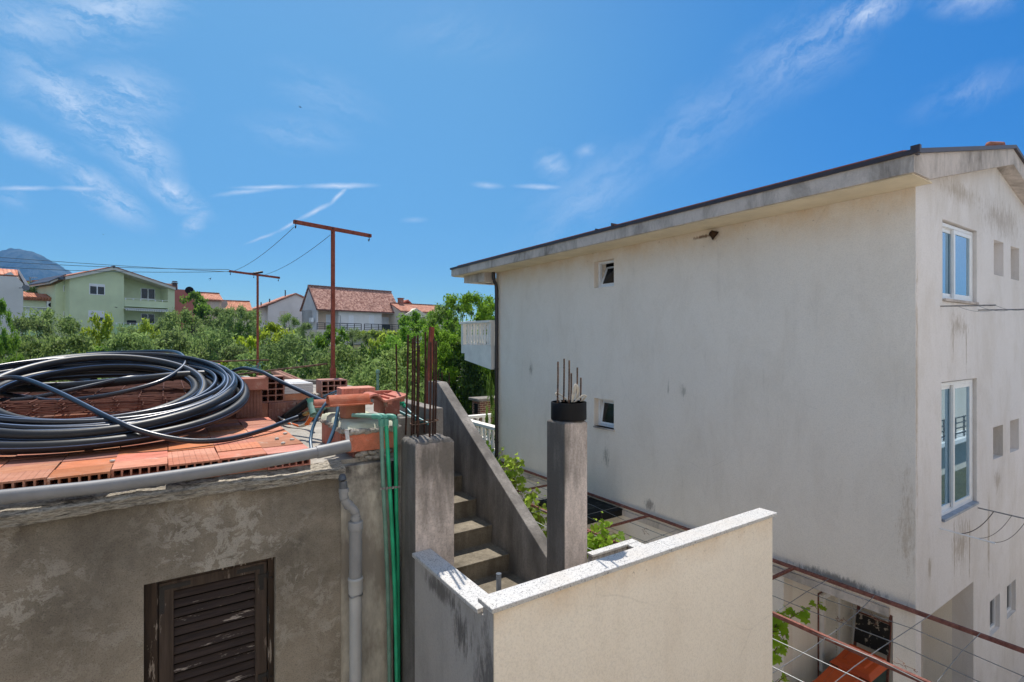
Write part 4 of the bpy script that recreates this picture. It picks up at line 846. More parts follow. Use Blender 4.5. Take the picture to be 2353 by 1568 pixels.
blk('hollow_block', 'clay_old', 'brown hollow block full of square cells, beside the upright block and the foam sheets', .865, 1.13, 6.40, 6.64, -.698, -.402, 3, 4)
blk('hollow_block', 'clay_old', 'brown twelve cell hollow block standing below the red clothes post', 1.60, 1.915, 6.62, 6.95, -.70, -.49, 4, 3, -2)
blk('upright_block', 'clay_oldg', 'mottled upright block with grooved face leaning near the pipe coil', .61, .865, 6.16, 6.28, -.82, -.525, rx=-2)
blk('orange_block', 'clay', 'smooth bright orange block lying on top of the upright one', .66, .905, 6.10, 6.39, -.522, -.40, rz=3)
blk('orange_block', 'clay', 'orange block below the white foam sheets', 1.135, 1.43, 6.46, 6.74, -.698, -.620)
blk('orange_block', 'clay', 'orange block standing behind the coil under the short bar', .30, .56, 7.3, 7.55, -.66, -.285)
blk('brown_block', 'clay_old', 'brown block half hidden by the coil, left of the upright block', .30, .58, 6.40, 6.65, -.70, -.47, rz=-4)
# polystyrene sheets
for i in range(4):
    mb = MB(); z = -.618+.0295*i; mb.box(1.135+.004*i,1.46-.003*(i % 2),6.45,7.22,z,z+.0285)
    solo(mb, 'foam_sheet', M['poly'], f'white polystyrene sheet, {["lowest of four in the stack","second from the bottom of the stack","third from the bottom of the stack","topmost of the stack with its white face showing"][i]}', 'foam sheet', (1.3,6.8,z), 'white polystyrene sheets', bevel=.004)
for k, (p, q) in enumerate(((at(627,854,7.2), at(672,874,7.0)), (at(642,856,7.4), at(690,876,7.05)))):
    mb = MB(); mb.tube([p, q, q+Vector((.08,-.05,-.04))], .032, 12); solo(mb, 'clay_pipe', M['clay_old'], ['brown clay pipe behind the foam sheets, left one','brown clay pipe behind the foam sheets, right one'][k], 'pipe', tuple(p), 'clay pipes', smooth='auto')
# pier of blocks with foam, tiles and blocks on top
pier = thing('block_pier', 'low pier of broken red blocks and mortar at the roof corner', 'pier', (1.4, 4.5, -.98))
mb = MB(); mb.box(1.20,1.60,4.44,4.98,-.94,-.715); mb.box(1.20,1.60,4.365,4.438,-.885,-.73); mb.build('block', M['clay'], pier, bevel=.008)
hb = hollow(MB(), 4.115, 4.362, 1.20, 1.595, -.885, -.730, 4, 3, .012, .010, .2); hb.v = [(y, x, z) for x, y, z in hb.v]; hb.build('corner_block', M['clay'], pier, bevel=.003)
def crust(x0, x1, y0, y1, z0, z1, n=18, amp=.02):
    mb = MB()
    for i in range(n):
        x = random.uniform(x0, x1); y = random.uniform(y0, y1); z = random.uniform(z0, z1); r = random.uniform(.008, .02)
        b = bmesh.new(); bmesh.ops.create_icosphere(b, subdivisions=3, radius=r)
        k0 = len(mb.v)
        for v in b.verts: c_ = v.co*(1+.9*mn.fractal(v.co*30+Vector((i*7,0,0)), .8, 2.1, 4)); mb.v.append((x+c_.x*1.7, y+c_.y*.8, z+c_.z*.8))
        for f in b.faces: mb.f.append(tuple(k0+v.index for v in f.verts)); mb.m.append(0)
        b.free()
    return mb
for cr in (crust(1.20,1.60,4.10,4.115,-.735,-.715,90), crust(1.20,1.205,4.15,5.0,-.74,-.72,110), crust(1.28,1.52,4.12,4.15,-.955,-.90,70)): cr.build('mortar', M['mortar'], pier, smooth=True)
mb = MB(); mb.box(1.25,1.60,4.17,4.44,-.975,-.886); mb.build('footing', M['clay_old'], pier, bevel=.01)
mb = MB(); nn = 22
for i in range(nn+1):
    for j in range(nn+1):
        u, v = i/nn, j/nn; e = min(u, 1-u, v, 1-v); mb.v.append((1.185+.425*u, 4.11+.90*v, -.705+.05*min(1, e*7)**.5+.008*mn.fractal(Vector((u*3, v*4, 1)), .9, 2, 3)-(.03 if e < .01 else 0)))
for i in range(nn):
    for j in range(nn): a = i*(nn+1)+j; mb.f.append((a, a+nn+1, a+nn+2, a+1)); mb.m.append(0)
solo(mb, 'foam_pad', M['foam'], 'lumpy cream foam pad covering the top of the block pier', 'foam', (1.4,4.5,-.72), smooth=True)
for zz in [0]:
    mb = MB(); mb.tube([(1.33,4.45,-.655),(1.33,4.45,-.515)], .112, 8); ob = solo(mb, 'broken_block', M['clay'], 'rounded broken block smeared with mortar holding up the roof tiles', 'hollow block', (1.33,4.45,-.655), 'loose clay blocks on the roof', bevel=.012)
blk('orange_block', 'clay_old', 'dark sided block under the flat tile, beside the pillar', 1.625,1.765,4.47,4.78,-.665,-.50)
blk('three_cell_block', 'clay_g', 'three cell orange block weighing down the roof tiles', 1.262,1.552,4.50,4.72,-.515,-.412, 0, 0, rz=-4)
mb = MB(); hollow(mb, 1.40,1.535,4.495,4.60,-.50,-.425,3,1,.008,.010); solo(mb, 'block_end', M['clay'], 'cell end of the orange block on the roof tiles', 'hollow block', (1.46,4.5,-.5), 'loose clay blocks on the roof')
def tile_roll(x0, x1, yc, zt, r, lab, rz=0):
    mb = MB(); n = 14; th = .012
    for i in range(n):
        t0, t1 = math.pi*i/n, math.pi*(i+1)/n
        P = lambda x, t, q: (x, yc-math.cos(t)*q, zt-r+math.sin(t)*q*.9)
        mb.hexa([P(x0,t0,r-th),P(x1,t0,r-th),P(x1,t1,r-th),P(x0,t1,r-th),P(x0,t0,r),P(x1,t0,r),P(x1,t1,r),P(x0,t1,r)])
    mb.box(x0,x1,yc-r-.03,yc-r+th,zt-r-.006,zt-r+.006); mb.box(x1-.012,x1+.012,yc-r-.02,yc+r,zt-r-.01,zt-r+.008)
    ob = solo(mb, 'roof_tile', M['tile'], lab, 'roof tile', (x0,yc,zt-r), 'loose roof tiles', smooth='auto'); ob.rotation_euler = (0,0,R(rz)); return ob
tile_roll(1.10,1.43,4.36,-.437,.085,'red rounded roof tile with a long barrel, propped on the broken block', -4)
tile_roll(1.09,1.29,4.80,-.515,.065,'small rounded red tile farther left, over the green fitting', -8)
mb = MB(); prf = [(1.415,-.475),(1.43,-.455),(1.46,-.445),(1.49,-.447),(1.515,-.470),(1.54,-.500),(1.56,-.508),(1.70,-.485),(1.735,-.475),(1.752,-.462)]
for i in range(len(prf)-1):
    (a, za), (b, zb) = prf[i], prf[i+1]; mb.hexa([(a,4.27,za-.02),(b,4.27,zb-.02),(b,4.64,zb-.02),(a,4.64,za-.02),(a,4.27,za),(b,4.27,zb),(b,4.64,zb),(a,4.64,za)])
mb.box(1.56,1.75,4.62,4.65,-.49,-.458); mb.box(1.58,1.62,4.28,4.31,-.545,-.515); mb.box(1.70,1.735,4.28,4.31,-.53,-.50); mb.bar((1.60,4.3,-.492),(1.60,4.6,-.492),.012,.014); mb.bar((1.66,4.3,-.483),(1.66,4.6,-.483),.012,.014)
solo(mb, 'roof_tile', M['tile'], 'flat red interlocking tile with raised rims, at the right of the heap', 'roof tile', (1.58,4.4,-.5), 'loose roof tiles', bevel=.003)
mb = MB(); a_, b_, c_ = at(797,990,4.05), at(800,1022,4.02), at(738,1052,3.9)
mb.bar(a_, b_, .03, .004, up=(0,1,0)); mb.bar(a_+Vector((-.01,0,.004)), a_+Vector((.06,.05,.004)), .03, .004); mb.bar(b_, c_, .022, .004, up=(0,0,1)); solo(mb, 'metal_bracket', plain('bare_aluminium', (.55,.53,.51), .3, .5, .6), 'bent bare metal bracket strip above the end of the grey pipe', 'bracket', tuple(a_))

# the coil of black pipe
coil = thing('pipe_coil', 'big coil of thick black polyethylene pipe lying tilted on the roof blocks', 'pipe coil', (-.5, 5.9, -.8))
mb = MB(); rr = .0415
loops = [(4.75,-.745,7.09,-.25,1.165),(4.82,-.74,7.09,-.335,1.115),(4.83,-.665,7.05,-.17,1.04),(4.97,-.715,7.0,-.26,.97),(5.0,-.635,7.0,-.345,.90),(5.13,-.715,6.96,-.185,.82),(5.26,-.65,6.92,-.275,.745)]
for k, (yn, zn, yf, zf, rx_) in enumerate(loops):
    P_ = []
    for i in range(150):
        t = 2*math.pi*i/150; y = (yn+yf)/2+math.sin(t)*(yf-yn)/2; w = (y-yn)/(yf-yn)
        P_.append((-.5+math.cos(t)*rx_+.01*math.sin(2*t+k), y, zn+(zf-zn)*w+.008*math.sin(3*t+k*1.7)))
    mb.tube(P_, rr, 40, 0, closed=True, stripes=((k*5) % 40, (k*5+13) % 40, (k*5+26) % 40))
mb.build('pipe', [M['pe'], M['pe_line']], coil, smooth=True)
tc_ = thing('thin_pipe_coil', 'thin dark blue pipe wound several times around the thick black coil', 'pipe coil', (-.5, 5.9, -.7)); mb = MB()
for k, (yn, zn, yf, zf, rx_) in enumerate([(4.90,-.640,7.02,-.165,1.085),(4.94,-.615,7.04,-.15,1.045),(5.05,-.59,7.0,-.17,1.005),(5.10,-.64,6.98,-.34,.86),(4.86,-.67,7.05,-.16,1.12),(4.98,-.60,7.03,-.14,1.025),(5.16,-.60,6.95,-.22,.93)]):
    P_ = []
    for i in range(140):
        t = 2*math.pi*i/140; y = (yn+yf)/2+math.sin(t)*(yf-yn)/2; w = (y-yn)/(yf-yn); P_.append((-.5+math.cos(t)*rx_+.025*math.sin(2*t+k*2), y, zn+(zf-zn)*w+.02*math.sin(2*t+k*1.3)))
    mb.tube(P_, .0205, 20, 0, closed=True, stripes=(4,))
mb.build('pipe', [M['thin'], M['pe_line']], tc_, smooth=True)
def pipe(name, L, r, lab, mt='thin', n=22, stripe=(5,), cat='pipe', group='loose pipe lengths across the coil', seg=10):
    pts_ = smooth_path([at(*q) for q in L], seg); mb = MB(); mb.tube(pts_, r, n, 0, stripes=stripe)
    return solo(mb, name, [M[mt], M['pe_line']], lab, cat, tuple(pts_[0]), group, smooth='auto')
pipe('loose_pipe', [(-60,880,4.3),(10,869,4.5),(60,873,4.5),(140,905,4.25),(250,960,3.93),(330,993,3.86),(430,1013,3.95),(520,1010,4.15),(600,990,4.5),(660,968,4.85),(690,957,5.0)], .0205, 'thin dark pipe sweeping diagonally over the coil to the brass fitting')
pipe('loose_pipe', [(200,813,6.45),(280,810,6.42),(350,808,6.35),(390,808,6.2),(414,814,6.0),(426,831,5.7),(410,852,5.45),(360,880,5.1),(250,908,4.8),(130,921,4.7),(60,913,4.75),(-40,898,4.8)], .0205, 'thin dark pipe curling back inside the coil with a hooked end')
pipe('loose_pipe', [(-60,924,4.5),(0,921,4.6),(60,917,4.7),(140,902,4.85),(230,882,5.1),(300,868,5.3),(350,868,5.5),(400,872,5.6)], .0205, 'thin dark pipe arching low through the middle of the coil')
pipe('loose_pipe', [(500,866,5.85),(530,855,5.95),(556,847,5.9),(580,850,5.8),(605,857,5.65),(640,875,5.5),(690,898,5.3),(740,921,5.05),(775,930,4.8)], .0205, 'thin dark pipe running from the coil over the blocks to the tile heap')
pipe('thick_pipe_end', [(-40,838,6.6),(30,848,6.3),(120,860,5.9),(216,876,5.5)], .040, 'thick black pipe end with a plug, slanting inside the coil', 'pe', 20, ())
pipe('thick_inner_pipe', [(-80,893,4.9),(0,893,5.0),(130,890,5.1),(250,880,5.2),(350,870,5.3),(430,862,5.45),(500,862,5.6),(560,875,5.75)], .043, 'thick black pipe lying across the middle of the coil', 'pe', 20, (4, 12))
pipe('black_pipe_offcut', [(646,968,5.85),(711,921,5.95)], .048, 'short fat black pipe offcut leaning against the deck blocks', 'black', 22, ())
# rusty mesh mats
mats_ = thing('rebar_mesh', 'stack of rusty reinforcing mesh mats lying behind the pipe coil', 'rebar mesh', (-1, 7.2, -.66)); mb = MB()
for L_ in range(4):
    z = -.645+.035*L_; ox, oy = random.uniform(-.05,.05), random.uniform(-.05,.05)
    for i in range(29): y = 6.0+oy+.095*i; mb.tube([(-2.9+ox,y,z+.01*math.sin(i)),(.62+ox,y,z)], .0055, 4, cap=False)
    for i in range(19): x_ = -2.85+ox+.19*i; mb.tube([(x_,5.95+oy,z+.011),(x_,8.72+oy,z+.011)], .0055, 4, cap=False)
mb.build('mats', M['mesh_rust'], mats_)
for (p, q, lab) in ((at(455,832,6.6), at(617,827.5,7.2), 'ribbed rusty bar lying level behind the coil and blocks'), (at(545,861,6.25), at(751.6,836,6.6), 'ribbed rusty bar propped on the blocks and sticking up towards the post')):
    rebar([p, q], lab, 'ribbed bars on the roof', .0095 if 'level' in lab else .0105, 'rust_r')
net = MB()
for i in range(9):
    p = at(random.uniform(579,604), random.uniform(838,849), 7.3); L = [p]
    for q in range(6): p = p+Vector((random.uniform(-.045,.045), random.uniform(-.05,.05), random.uniform(-.03,.03))); L.append(p)
    net.tube(smooth_path(L, 4), .0022, 4)
solo(net, 'green_netting', M['teal'], 'tangle of green plastic netting behind the orange block', 'netting', tuple(at(595,850,7.3)))
# cables with orange tape
cb_ = thing('conduit_cables', 'pair of beige cables with orange taped ends hanging out of the hollow block', 'cable', tuple(at(630,950,6)))
K = [(638,899,6.42),(634,905,6.2),(626,918,6.1),(624,935,6.02),(628,948,6.0),(638,957,5.9),(653,967,5.7),(668,974,5.6),(684,979,5.55),(700,975,5.5),(710,960,5.45),(715,944,5.4),(716,926,5.4)]
for o in (0, 5): mb = MB(); mb.tube(smooth_path([at(x+o, y+o*.3, s) for x, y, s in K], 7), .0095, 8); mb.build('cable', M['cable'], cb_, smooth=True)
mb = MB(); 
for seg_, o in ((K[6:8],0),(K[7:9],4),(K[9:12],2),(K[9:12],7)): mb.tube(smooth_path([at(x+o, y+1, s-.01) for x, y, s in seg_], 6), .0125, 8)
mb.build('orange_tape', M['orange'], cb_, smooth=True)
mb = MB(); 
for i in (1, 4): x, y, s = K[i]; mb.tube([at(x-3,y-2,s-.01), at(x+7,y+3,s-.01)], .013, 8)
mb.build('black_tape', M['black'], cb_)
mb = MB()
for i in range(4): mb.tube(smooth_path([at(705+i*5,918,6.2), at(704+i*5,910,6.2), at(708+i*5,905,6.2), at(713+i*5,910,6.2), at(712+i*5,918,6.2)], 5), .009, 7)
solo(mb, 'cable_hank', M['cable'], 'small hank of pale cable beside the twelve cell block', 'cable', tuple(at(710,918,6.2)), smooth=True)
# valve fitting
vf = thing('pipe_fitting', 'brass and pale green plastic pipe fitting joining the thin pipe near the pier', 'fitting', tuple(at(720,950,5.0)))
mb = MB(); mb.tube([at(712,917,5.0), at(716,931,4.98)], .030, 14); mb.tube([at(711.5,916,5.0), at(712.5,919,5.0)], .033, 14); mb.build('green_sleeve', M['ppr_cap'], vf, smooth='auto')
mb = MB(); mb.tube([at(716,930,4.98), at(722,954,4.9)], .038, 14); mb.tube([at(716,941,4.95), at(745,938,4.9)], .022, 12); mb.bar(at(714,958,4.9), at(726,952,4.9), .05, .008); mb.build('grey_tee', M['ppr_old'], vf, smooth='auto')
mb = MB(); mb.tube([at(738,938,4.9), at(780,922,4.85), at(800,920,4.85)], .020, 12); mb.tube([at(752,933,4.88), at(764,928,4.87)], .026, 12); mb.build('green_pipe', M['ppr_cap'], vf, smooth='auto')
mb = MB(); mb.tube([at(697,954,4.98), at(716,944,4.96)], .017, 10); mb.tube([at(703,951,4.97), at(709,948,4.97)], .024, 6); mb.tube([at(711,936,4.97), at(712,946,4.97)], .014, 8); mb.build('brass_union', M['brass'], vf, smooth='auto')
mb = MB(); mb.tube([at(686,960,5.0), at(698,953,4.98)], .032, 10); mb.build('black_nut', M['black'], vf)
def hose(L, r, lab, mt, group): 
    P_ = smooth_path([at(*q) for q in L], 10); mb = MB(); mb.tube(P_, r, 12); return solo(mb, 'hose', M[mt], lab, 'hose', tuple(P_[0]), group, smooth='auto')
hose([(775,908,4.75),(754,922,4.6),(734,949,4.5),(719.5,982,4.4),(714,1010,4.3),(715,1030,4.2),(716,1040,4.15)], .0135, 'blue hose arching from the tiles down to the grey pipe, outer one', 'hose', 'blue hoses by the pier')
hose([(790,898,4.9),(782,915,4.55),(776,945,4.4),(769,982,4.3),(757,1015,4.2),(748,1034,4.15)], .0155, 'blue hose hanging straight down the left side of the pier', 'hose', 'blue hoses by the pier')
hose([(745,912,5.6),(765,903,5.3),(790,893,5.0),(800,892,4.9)], .012, 'thin blue hose passing over the tiles towards the hollow block', 'hose', 'blue hoses by the pier')
hose([(905,905,4.9),(920,922,4.85),(940,945,4.75),(958,960,4.65),(985,974,4.55)], .013, 'teal hose with a green coupling crossing behind the pillar bars', 'teal', 'teal hoses behind the pillar')
hose([(900,938,4.95),(925,950,4.85),(950,962,4.75),(990,977,4.62)], .015, 'lower teal hose lying behind the pillar bars', 'teal', 'teal hoses behind the pillar')
mb = MB(); mb.tube([at(914,914,4.84), at(925,929,4.82)], .026, 10); mb.tube([at(926,930,4.8), at(931,936,4.8)], .018, 8); solo(mb, 'hose_coupling', M['ppr'], 'green screw coupling on the teal hose behind the pillar', 'fitting', tuple(at(918,920,4.84)))
mb = MB(); p = at(868,902,6.3); mb.tube([(p.x,p.y,-.72),(p.x,p.y,at(868,855,6.3).z)], .0165, 12); q = at(868,857,6.3); mb.lathe([(.0165,0),(.024,.005),(.024,.035),(.020,.045),(.002,.048)], (p.x,p.y,q.z-.01), n=12)
solo(mb, 'pipe_standpipe', M['ppr_old'], 'capped pale green standpipe rising from the roof behind the tiles', 'pipe', (p.x,p.y,-.72), smooth='auto')
for k, (px, py) in enumerate(((445,986),(260,1061),(162,993),(655,998),(637,1010),(650,1021),(672,1012),(510,1012))):
    p = on_z(px, py, -.818); b = MB(); bb = bmesh.new(); bmesh.ops.create_icosphere(bb, subdivisions=2, radius=.016)
    for v in bb.verts: v.co = v.co*(1+.5*mn.noise(v.co*40+Vector((k,0,0)))); b.v.append((p.x+v.co.x*(1.9 if k in (2,0) else 1.1), p.y+v.co.y, p.z+.008+v.co.z*.6))
    for f in bb.faces: b.f.append(tuple(v.index for v in f.verts)); b.m.append(0)
    bb.free(); solo(b, 'pebble', M['stone'], ['flat pale pebble near the upright block','round pale pebble on a joint of the front blocks','long flat pebble in front of the coil at left','small pale stone chip near the slab gap','pale stone chip in front of another by the gap','round stone chip nearest the grey pipe','tiny stone chip by the last column of blocks','tiny stone chip under the sweeping pipe'][k], 'pebble', tuple(p), 'pebbles on the blocks', smooth=True)

# ------------------------------------------------------------------ clothes-line posts
def tpost(base, ztop, pl, pr, yl, yr, s, lab, foot=True, zb=None):
    t = thing('clothes_post', lab, 'clothes post', tuple(base), 'red clothes posts'); top = Vector((base[0], base[1], ztop))
    mb = MB(); mb.bar(base, top, .05*s, .05*s, up=(0,1,0)); 
    if foot: mb.bar(Vector(base), Vector(base)+Vector((0,0,.26)), .075, .06, up=(0,1,0))
    mb.build('post', M['redsteel'], t)
    d = Vector((1.4106,.2591,0)).normalized(); a, b = top+d*pl+Vector((0,0,yl)), top+d*pr+Vector((0,0,yr))
    mb = MB(); mb.bar(a, b, .05*s, .05*s); mb.build('crossbar', M['redsteel'], t)
    mb = MB()
    for k in (.02, .47, .97):
        q = a.lerp(b, k); mb.tube([q+Vector((0,0,-.025)), q+Vector((0,-.03,-.06)), q+Vector((0,0,-.085)), q+Vector((0,.02,-.06))], .008, 6); mb.lathe([(.012,0),(.012,.01)], (q.x, q.y-.03, q.z), (0,-1,0), 8)
    mb.build('hook', M['iron'], t); return a, top, b
pb = at(765, 886, 7.65); A1 = tpost((pb.x,pb.y,-.66), 1.665, -.574, .62, .012, -.02, 1, 'tall red steel clothes post with a long crossbar, on the near roof deck')
p2 = at(592, 840, 12.78); A2 = tpost((p2.x,p2.y,-1.0), 1.64, -.64, .53, .03, -.03, .95, 'farther red clothes post with a crossbar, standing left behind the orange block', False)
p3 = at(-260, 800, 12.6); A3 = tpost((p3.x,p3.y,GROUND), 2.2, -.6, .6, 0, 0, .95, 'red clothes post out beyond the left edge of the roof', False)
def wire(p, q, lab, sag=.12, r=.004, n=14):
    p, q = Vector(p), Vector(q); mb = MB(); mb.tube([p.lerp(q, i/n)+Vector((0,0,-sag*(1-(2*i/n-1)**2))) for i in range(n+1)], r, 5)
    return solo(mb, 'line_wire', M['wire'], lab, 'wire', tuple(p), 'wires between the clothes posts')
wire(A1[0]-Vector((0,0,.08)), A2[0]-Vector((0,0,.03)), 'thin clothes wire from the tall post crossbar end to the far post, left one', .10)
wire(A1[1]-Vector((.04,0,.10)), A2[1]-Vector((-.04,0,.03)), 'thin clothes wire from the tall post centre to the far post, right one', .10)
for k, (pa_, sg, lab) in enumerate(((A2[1], .05, 'uppermost thin wire crossing the sky above the green house'), (A2[0], .09, 'middle thin wire crossing above the green house'), (A2[0]+Vector((0,.1,-.04)), .13, 'lowest thin wire crossing above the green house'))):
    wire(pa_+Vector((0,0,.04)), at(-260, 570+11*k, 12.6), lab, sg, .0065)
mb = MB(); mb.tube([A2[1]+Vector((-.1,-.05,.02)), A2[1]+Vector((.12,.1,.09))], .028, 8); solo(mb, 'dark_clamp', M['iron'], 'dark clamp on the crossbar of the far clothes post', 'clamp', tuple(A2[1]))
# birds
def bird(px, py, s, size, lab, rot):
    p = at(px, py, s); k = size; mb = MB(); Rm = Matrix.Rotation(rot, 3, 'Y')
    body = [(-.5,0,0,.01),(-.3,0,.01,.05),(-.05,0,.02,.085),(.2,0,.02,.07),(.34,0,.03,.055),(.42,0,.03,.02),(.47,0,.025,.004)]
    w = lambda v: p+(RT*v.x+FW*v.y+Vector((0,0,v.z)))*k
    mb.tube([w(Rm@Vector((a,b,c_))) for a, b, c_, r in body], lambda i: body[i][3]*k, 8)
    for sg in (1, -1):
        L = [Vector((.12,.03*sg,.03)), Vector((.02,.32*sg,.20)), Vector((-.28,.72*sg,.12)), Vector((-.06,.30*sg,.16)), Vector((-.10,.03*sg,.03))]
        mb.prism([w(Rm@v) for v in L], (0,0,.015*k))
    mb.prism([w(Rm@Vector(v)) for v in ((-.4,.0,0),(-.68,.10,.0),(-.58,0,0),(-.68,-.10,0))], (0,0,.012*k))
    solo(mb, 'flying_bird', plain('dark_plumage', (.03,.028,.028), .8, .2), lab, 'bird', tuple(p), 'small dark birds flying', smooth=False)
bird(690,247,30,.20,'dark bird gliding high in the open sky', .3); bird(484,641,24,.16,'dark bird swooping right of the green house roof', -1.1); bird(237,539,40,.14,'tiny dark bird in the sky above the mountain', .8); bird(267,707,30,.20,'brown bird flying across the green house wall', .1)
# ------------------------------------------------------------------ houses beyond the olive grove
W_ = {k: plain(n, c, .9, .15, 0, .10, .5, .12) for k, n, c in (('mint','mint_render',(.63,.69,.45)),('mint2','pale_mint_render',(.64,.69,.46)),('mint3','bright_mint_parapet',(.47,.66,.36)),('wht','white_render',(.74,.72,.70)),('peach','peach_render',(.70,.55,.42)),('crm','cream_render',(.72,.64,.54)),('pink','red_pink_render',(.42,.15,.13)),('gry','pale_grey_render',(.66,.64,.63)))}
verge = plain('pale_verge', (.62,.60,.55), .9, .15, 0, .1, 1); rail_blk = plain('black_railing', (.02,.02,.024), .5, .4); blind = plain('white_roller_blind', (.76,.76,.78), .6, .3, 0, .05); curtain = plain('beige_shutter', (.62,.55,.47), .8, .2)
def roof_slab(mb, fr, pts, b0, b1, th):
    """pts: (a,z) polyline of the roof top, extruded along the depth"""
    top = [(a, z) for a, z in pts]; low = [(a, z-th) for a, z in reversed(pts)]
    mb.prism([fr.p(a, b0, z) for a, z in top+low], fr.e2*(b1-b0))
def window(fr, parent, a0, a1, z0, z1, b=0., frame=M['white'], pane=M['glass_d'], mull=True, shutter=0., name='window'):
    mb = MB(); w = .07; mb.fbox(fr,a0,a1,b-.03,b+.06,z0,z0+w); mb.fbox(fr,a0,a1,b-.03,b+.06,z1-w,z1); mb.fbox(fr,a0,a0+w,b-.03,b+.06,z0+w,z1-w); mb.fbox(fr,a1-w,a1,b-.03,b+.06,z0+w,z1-w)
    if mull: am = (a0+a1)/2; mb.fbox(fr,am-.05,am+.05,b-.03,b+.06,z0+w,z1-w)
    o = mb.build(name, frame, parent); mb = MB(); mb.fbox(fr,a0+.03,a1-.03,b-.012,b+.03,z0+.03,z1-.03); mb.build('pane', pane, o)
    if shutter: mb = MB(); mb.fbox(fr,a0+.05,a1-.05,b-.025,b-.014,z1-(z1-z0)*shutter,z1-.03); mb.build('blind', blind, o)
    return o
def rect(fr, x0, y0, x1, y1, b=0.): a0, z1 = fr.az(x0, y0, b); a1, z0 = fr.az(x1, y1, b); return a0, a1, z0, z1
def acunit(fr, parent_label, a, z, b, w=.85, h=.6):
    t = thing('air_conditioner', parent_label, 'air conditioner', tuple(fr.p(a, b, z)), 'wall mounted air conditioners'); mb = MB(); mb.fbox(fr,a,a+w,b-.32,b-.02,z,z+h); mb.build('case', M['white'], t, bevel=.02)
    mb = MB(); mb.lathe([(.01,.0),(.24,.0),(.24,.012)], fr.p(a+.32,b-.335,z+h/2), tuple(-fr.e2), 16); mb.build('fan_grille', M['dark'], t)
def verge_of(fr): return tuple(fr.e1)

# mint green house
G = Frame(160, 54, 1919); zb = -3.0
gh = thing('green_house', 'mint green two storey house with balconies and a shallow tiled gable', 'house', tuple(G.p(0,0,zb)))
aL, zL = G.az(150, 636, -.4); aP, zP = G.az(261.5, 614, -.4); aR, zR = G.az(404, 661, -.4); a1 = G.az(285,700)[0]; a2 = G.az(386,700,0)[0]; a3 = G.az(401.5,700)[0]
slope = lambda a: zL+(zP-zL)*(a-aL)/(aP-aL) if a < aP else zP+(zR-zP)*(a-aP)/(aR-aP)
mb = MB(); mb.prism([G.p(a,0,z) for a, z in ((0,zb),(a1,zb),(a1,slope(a1)-.3),(aP,zP-.32),(0,slope(0)-.3))], G.e2*9); mb.build('wall', W_['mint'], gh)
mb = MB(); mb.prism([G.p(a,1.8,z) for a, z in ((a1,zb),(a3,zb),(a3,slope(a3)-.3),(a1,slope(a1)-.3))], G.e2*7.2); mb.prism([G.p(a,0,z) for a, z in ((a2,zb),(a3,zb),(a3,slope(a3)-.3),(a2,slope(a2)-.3))], G.e2*1.8); mb.build('recessed_wall', W_['mint2'], gh)
mb = MB(); roof_slab(mb, G, [(aL,zL),(aP,zP),(aR,zR)], -.40, 9.4, .30); rf = mb.build('roof', verge, gh)
mb = MB(); roof_slab(mb, G, [(aL-.06,zL+.07),(aP,zP+.11),(aR+.06,zR+.07)], -.44, 9.5, .09); mb.build('roof_tiles', mk_rooftile('green_house_tiles', (.36,.14,.09), (.55,.25,.16), tuple(G.e2)), rf)
mb = MB(); mb.fbox(G,aL-.16,aL-.02,-.44,9.4,zL-.28,zL+.02); mb.fbox(G,aR+.02,aR+.16,-.44,9.4,zR-.28,zR+.02); mb.lathe([(.14,0),(.14,.5),(.05,.55)], G.p(aP,-.46,zP+.02), tuple(G.e2), 8); mb.build('gutter', M['flash'], rf)
def balcony(y0, y1, x0, x1, b, wm_, nm='balcony'):
    a0, z1 = G.az(x0, y0, b); aa, z0 = G.az(x1, y1, b); mb = MB(); mb.fbox(G,a0,aa,b,b+.14,z0,z1); mb.fbox(G,a0,aa,b+.14,1.8,z0,z0+.18); o = mb.build(nm, wm_, gh)
    mb = MB(); mb.fbox(G,a0,aa,b+.03,b+.07,z1+.17,z1+.21); n = 6
    for i in range(n): q = a0+(aa-a0)*(i+.15)/n; mb.fbox(G,q,q+.09,b+.03,b+.07,z1,z1+.17)
    mb.build('rail', M['white'], o); return o
balcony(689, 709, 285.5, 386, 0., W_['mint']); balcony(746, 770, 264.5, 356, -1.2, W_['mint3'])
window(G, gh, *rect(G,205,651.5,241,679), shutter=.24); window(G, gh, *rect(G,203,713.5,239.5,740), shutter=.60)
window(G, gh, *rect(G,323,662,356,689,1.8), b=1.77, name='balcony_door'); window(G, gh, *rect(G,323,720.5,355,745,1.8), b=1.77, pane=M['glass_d'], name='balcony_door')
mb = MB(); q = rect(G,286,709,384,716.5,-.2)
for i in range(24): da = (q[1]-q[0])/24; mb.prism([G.p(q[0]+da*i,-.2,q[3]),G.p(q[0]+da*i,-.55,q[2]+.1),G.p(q[0]+da*i,-.55,q[2]-.08),G.p(q[0]+da*i,-.50,q[2]+.02)], G.e1*da*.55)
mb.fbox(G,q[0],q[1],-.5,-.02,q[3],q[3]+.06); mb.build('awning', M['white'], gh)
mb = MB(); q = rect(G,294,736,313,746,.4); mb.fbox(G,q[0],q[1],.2,.8,q[2],q[3]); solo(mb, 'covered_grill', plain('black_cover', (.02,.02,.022), .6), 'black covered grill on the lower balcony of the green house', 'grill', tuple(G.p(q[0],.4,q[2])), bevel=.12)
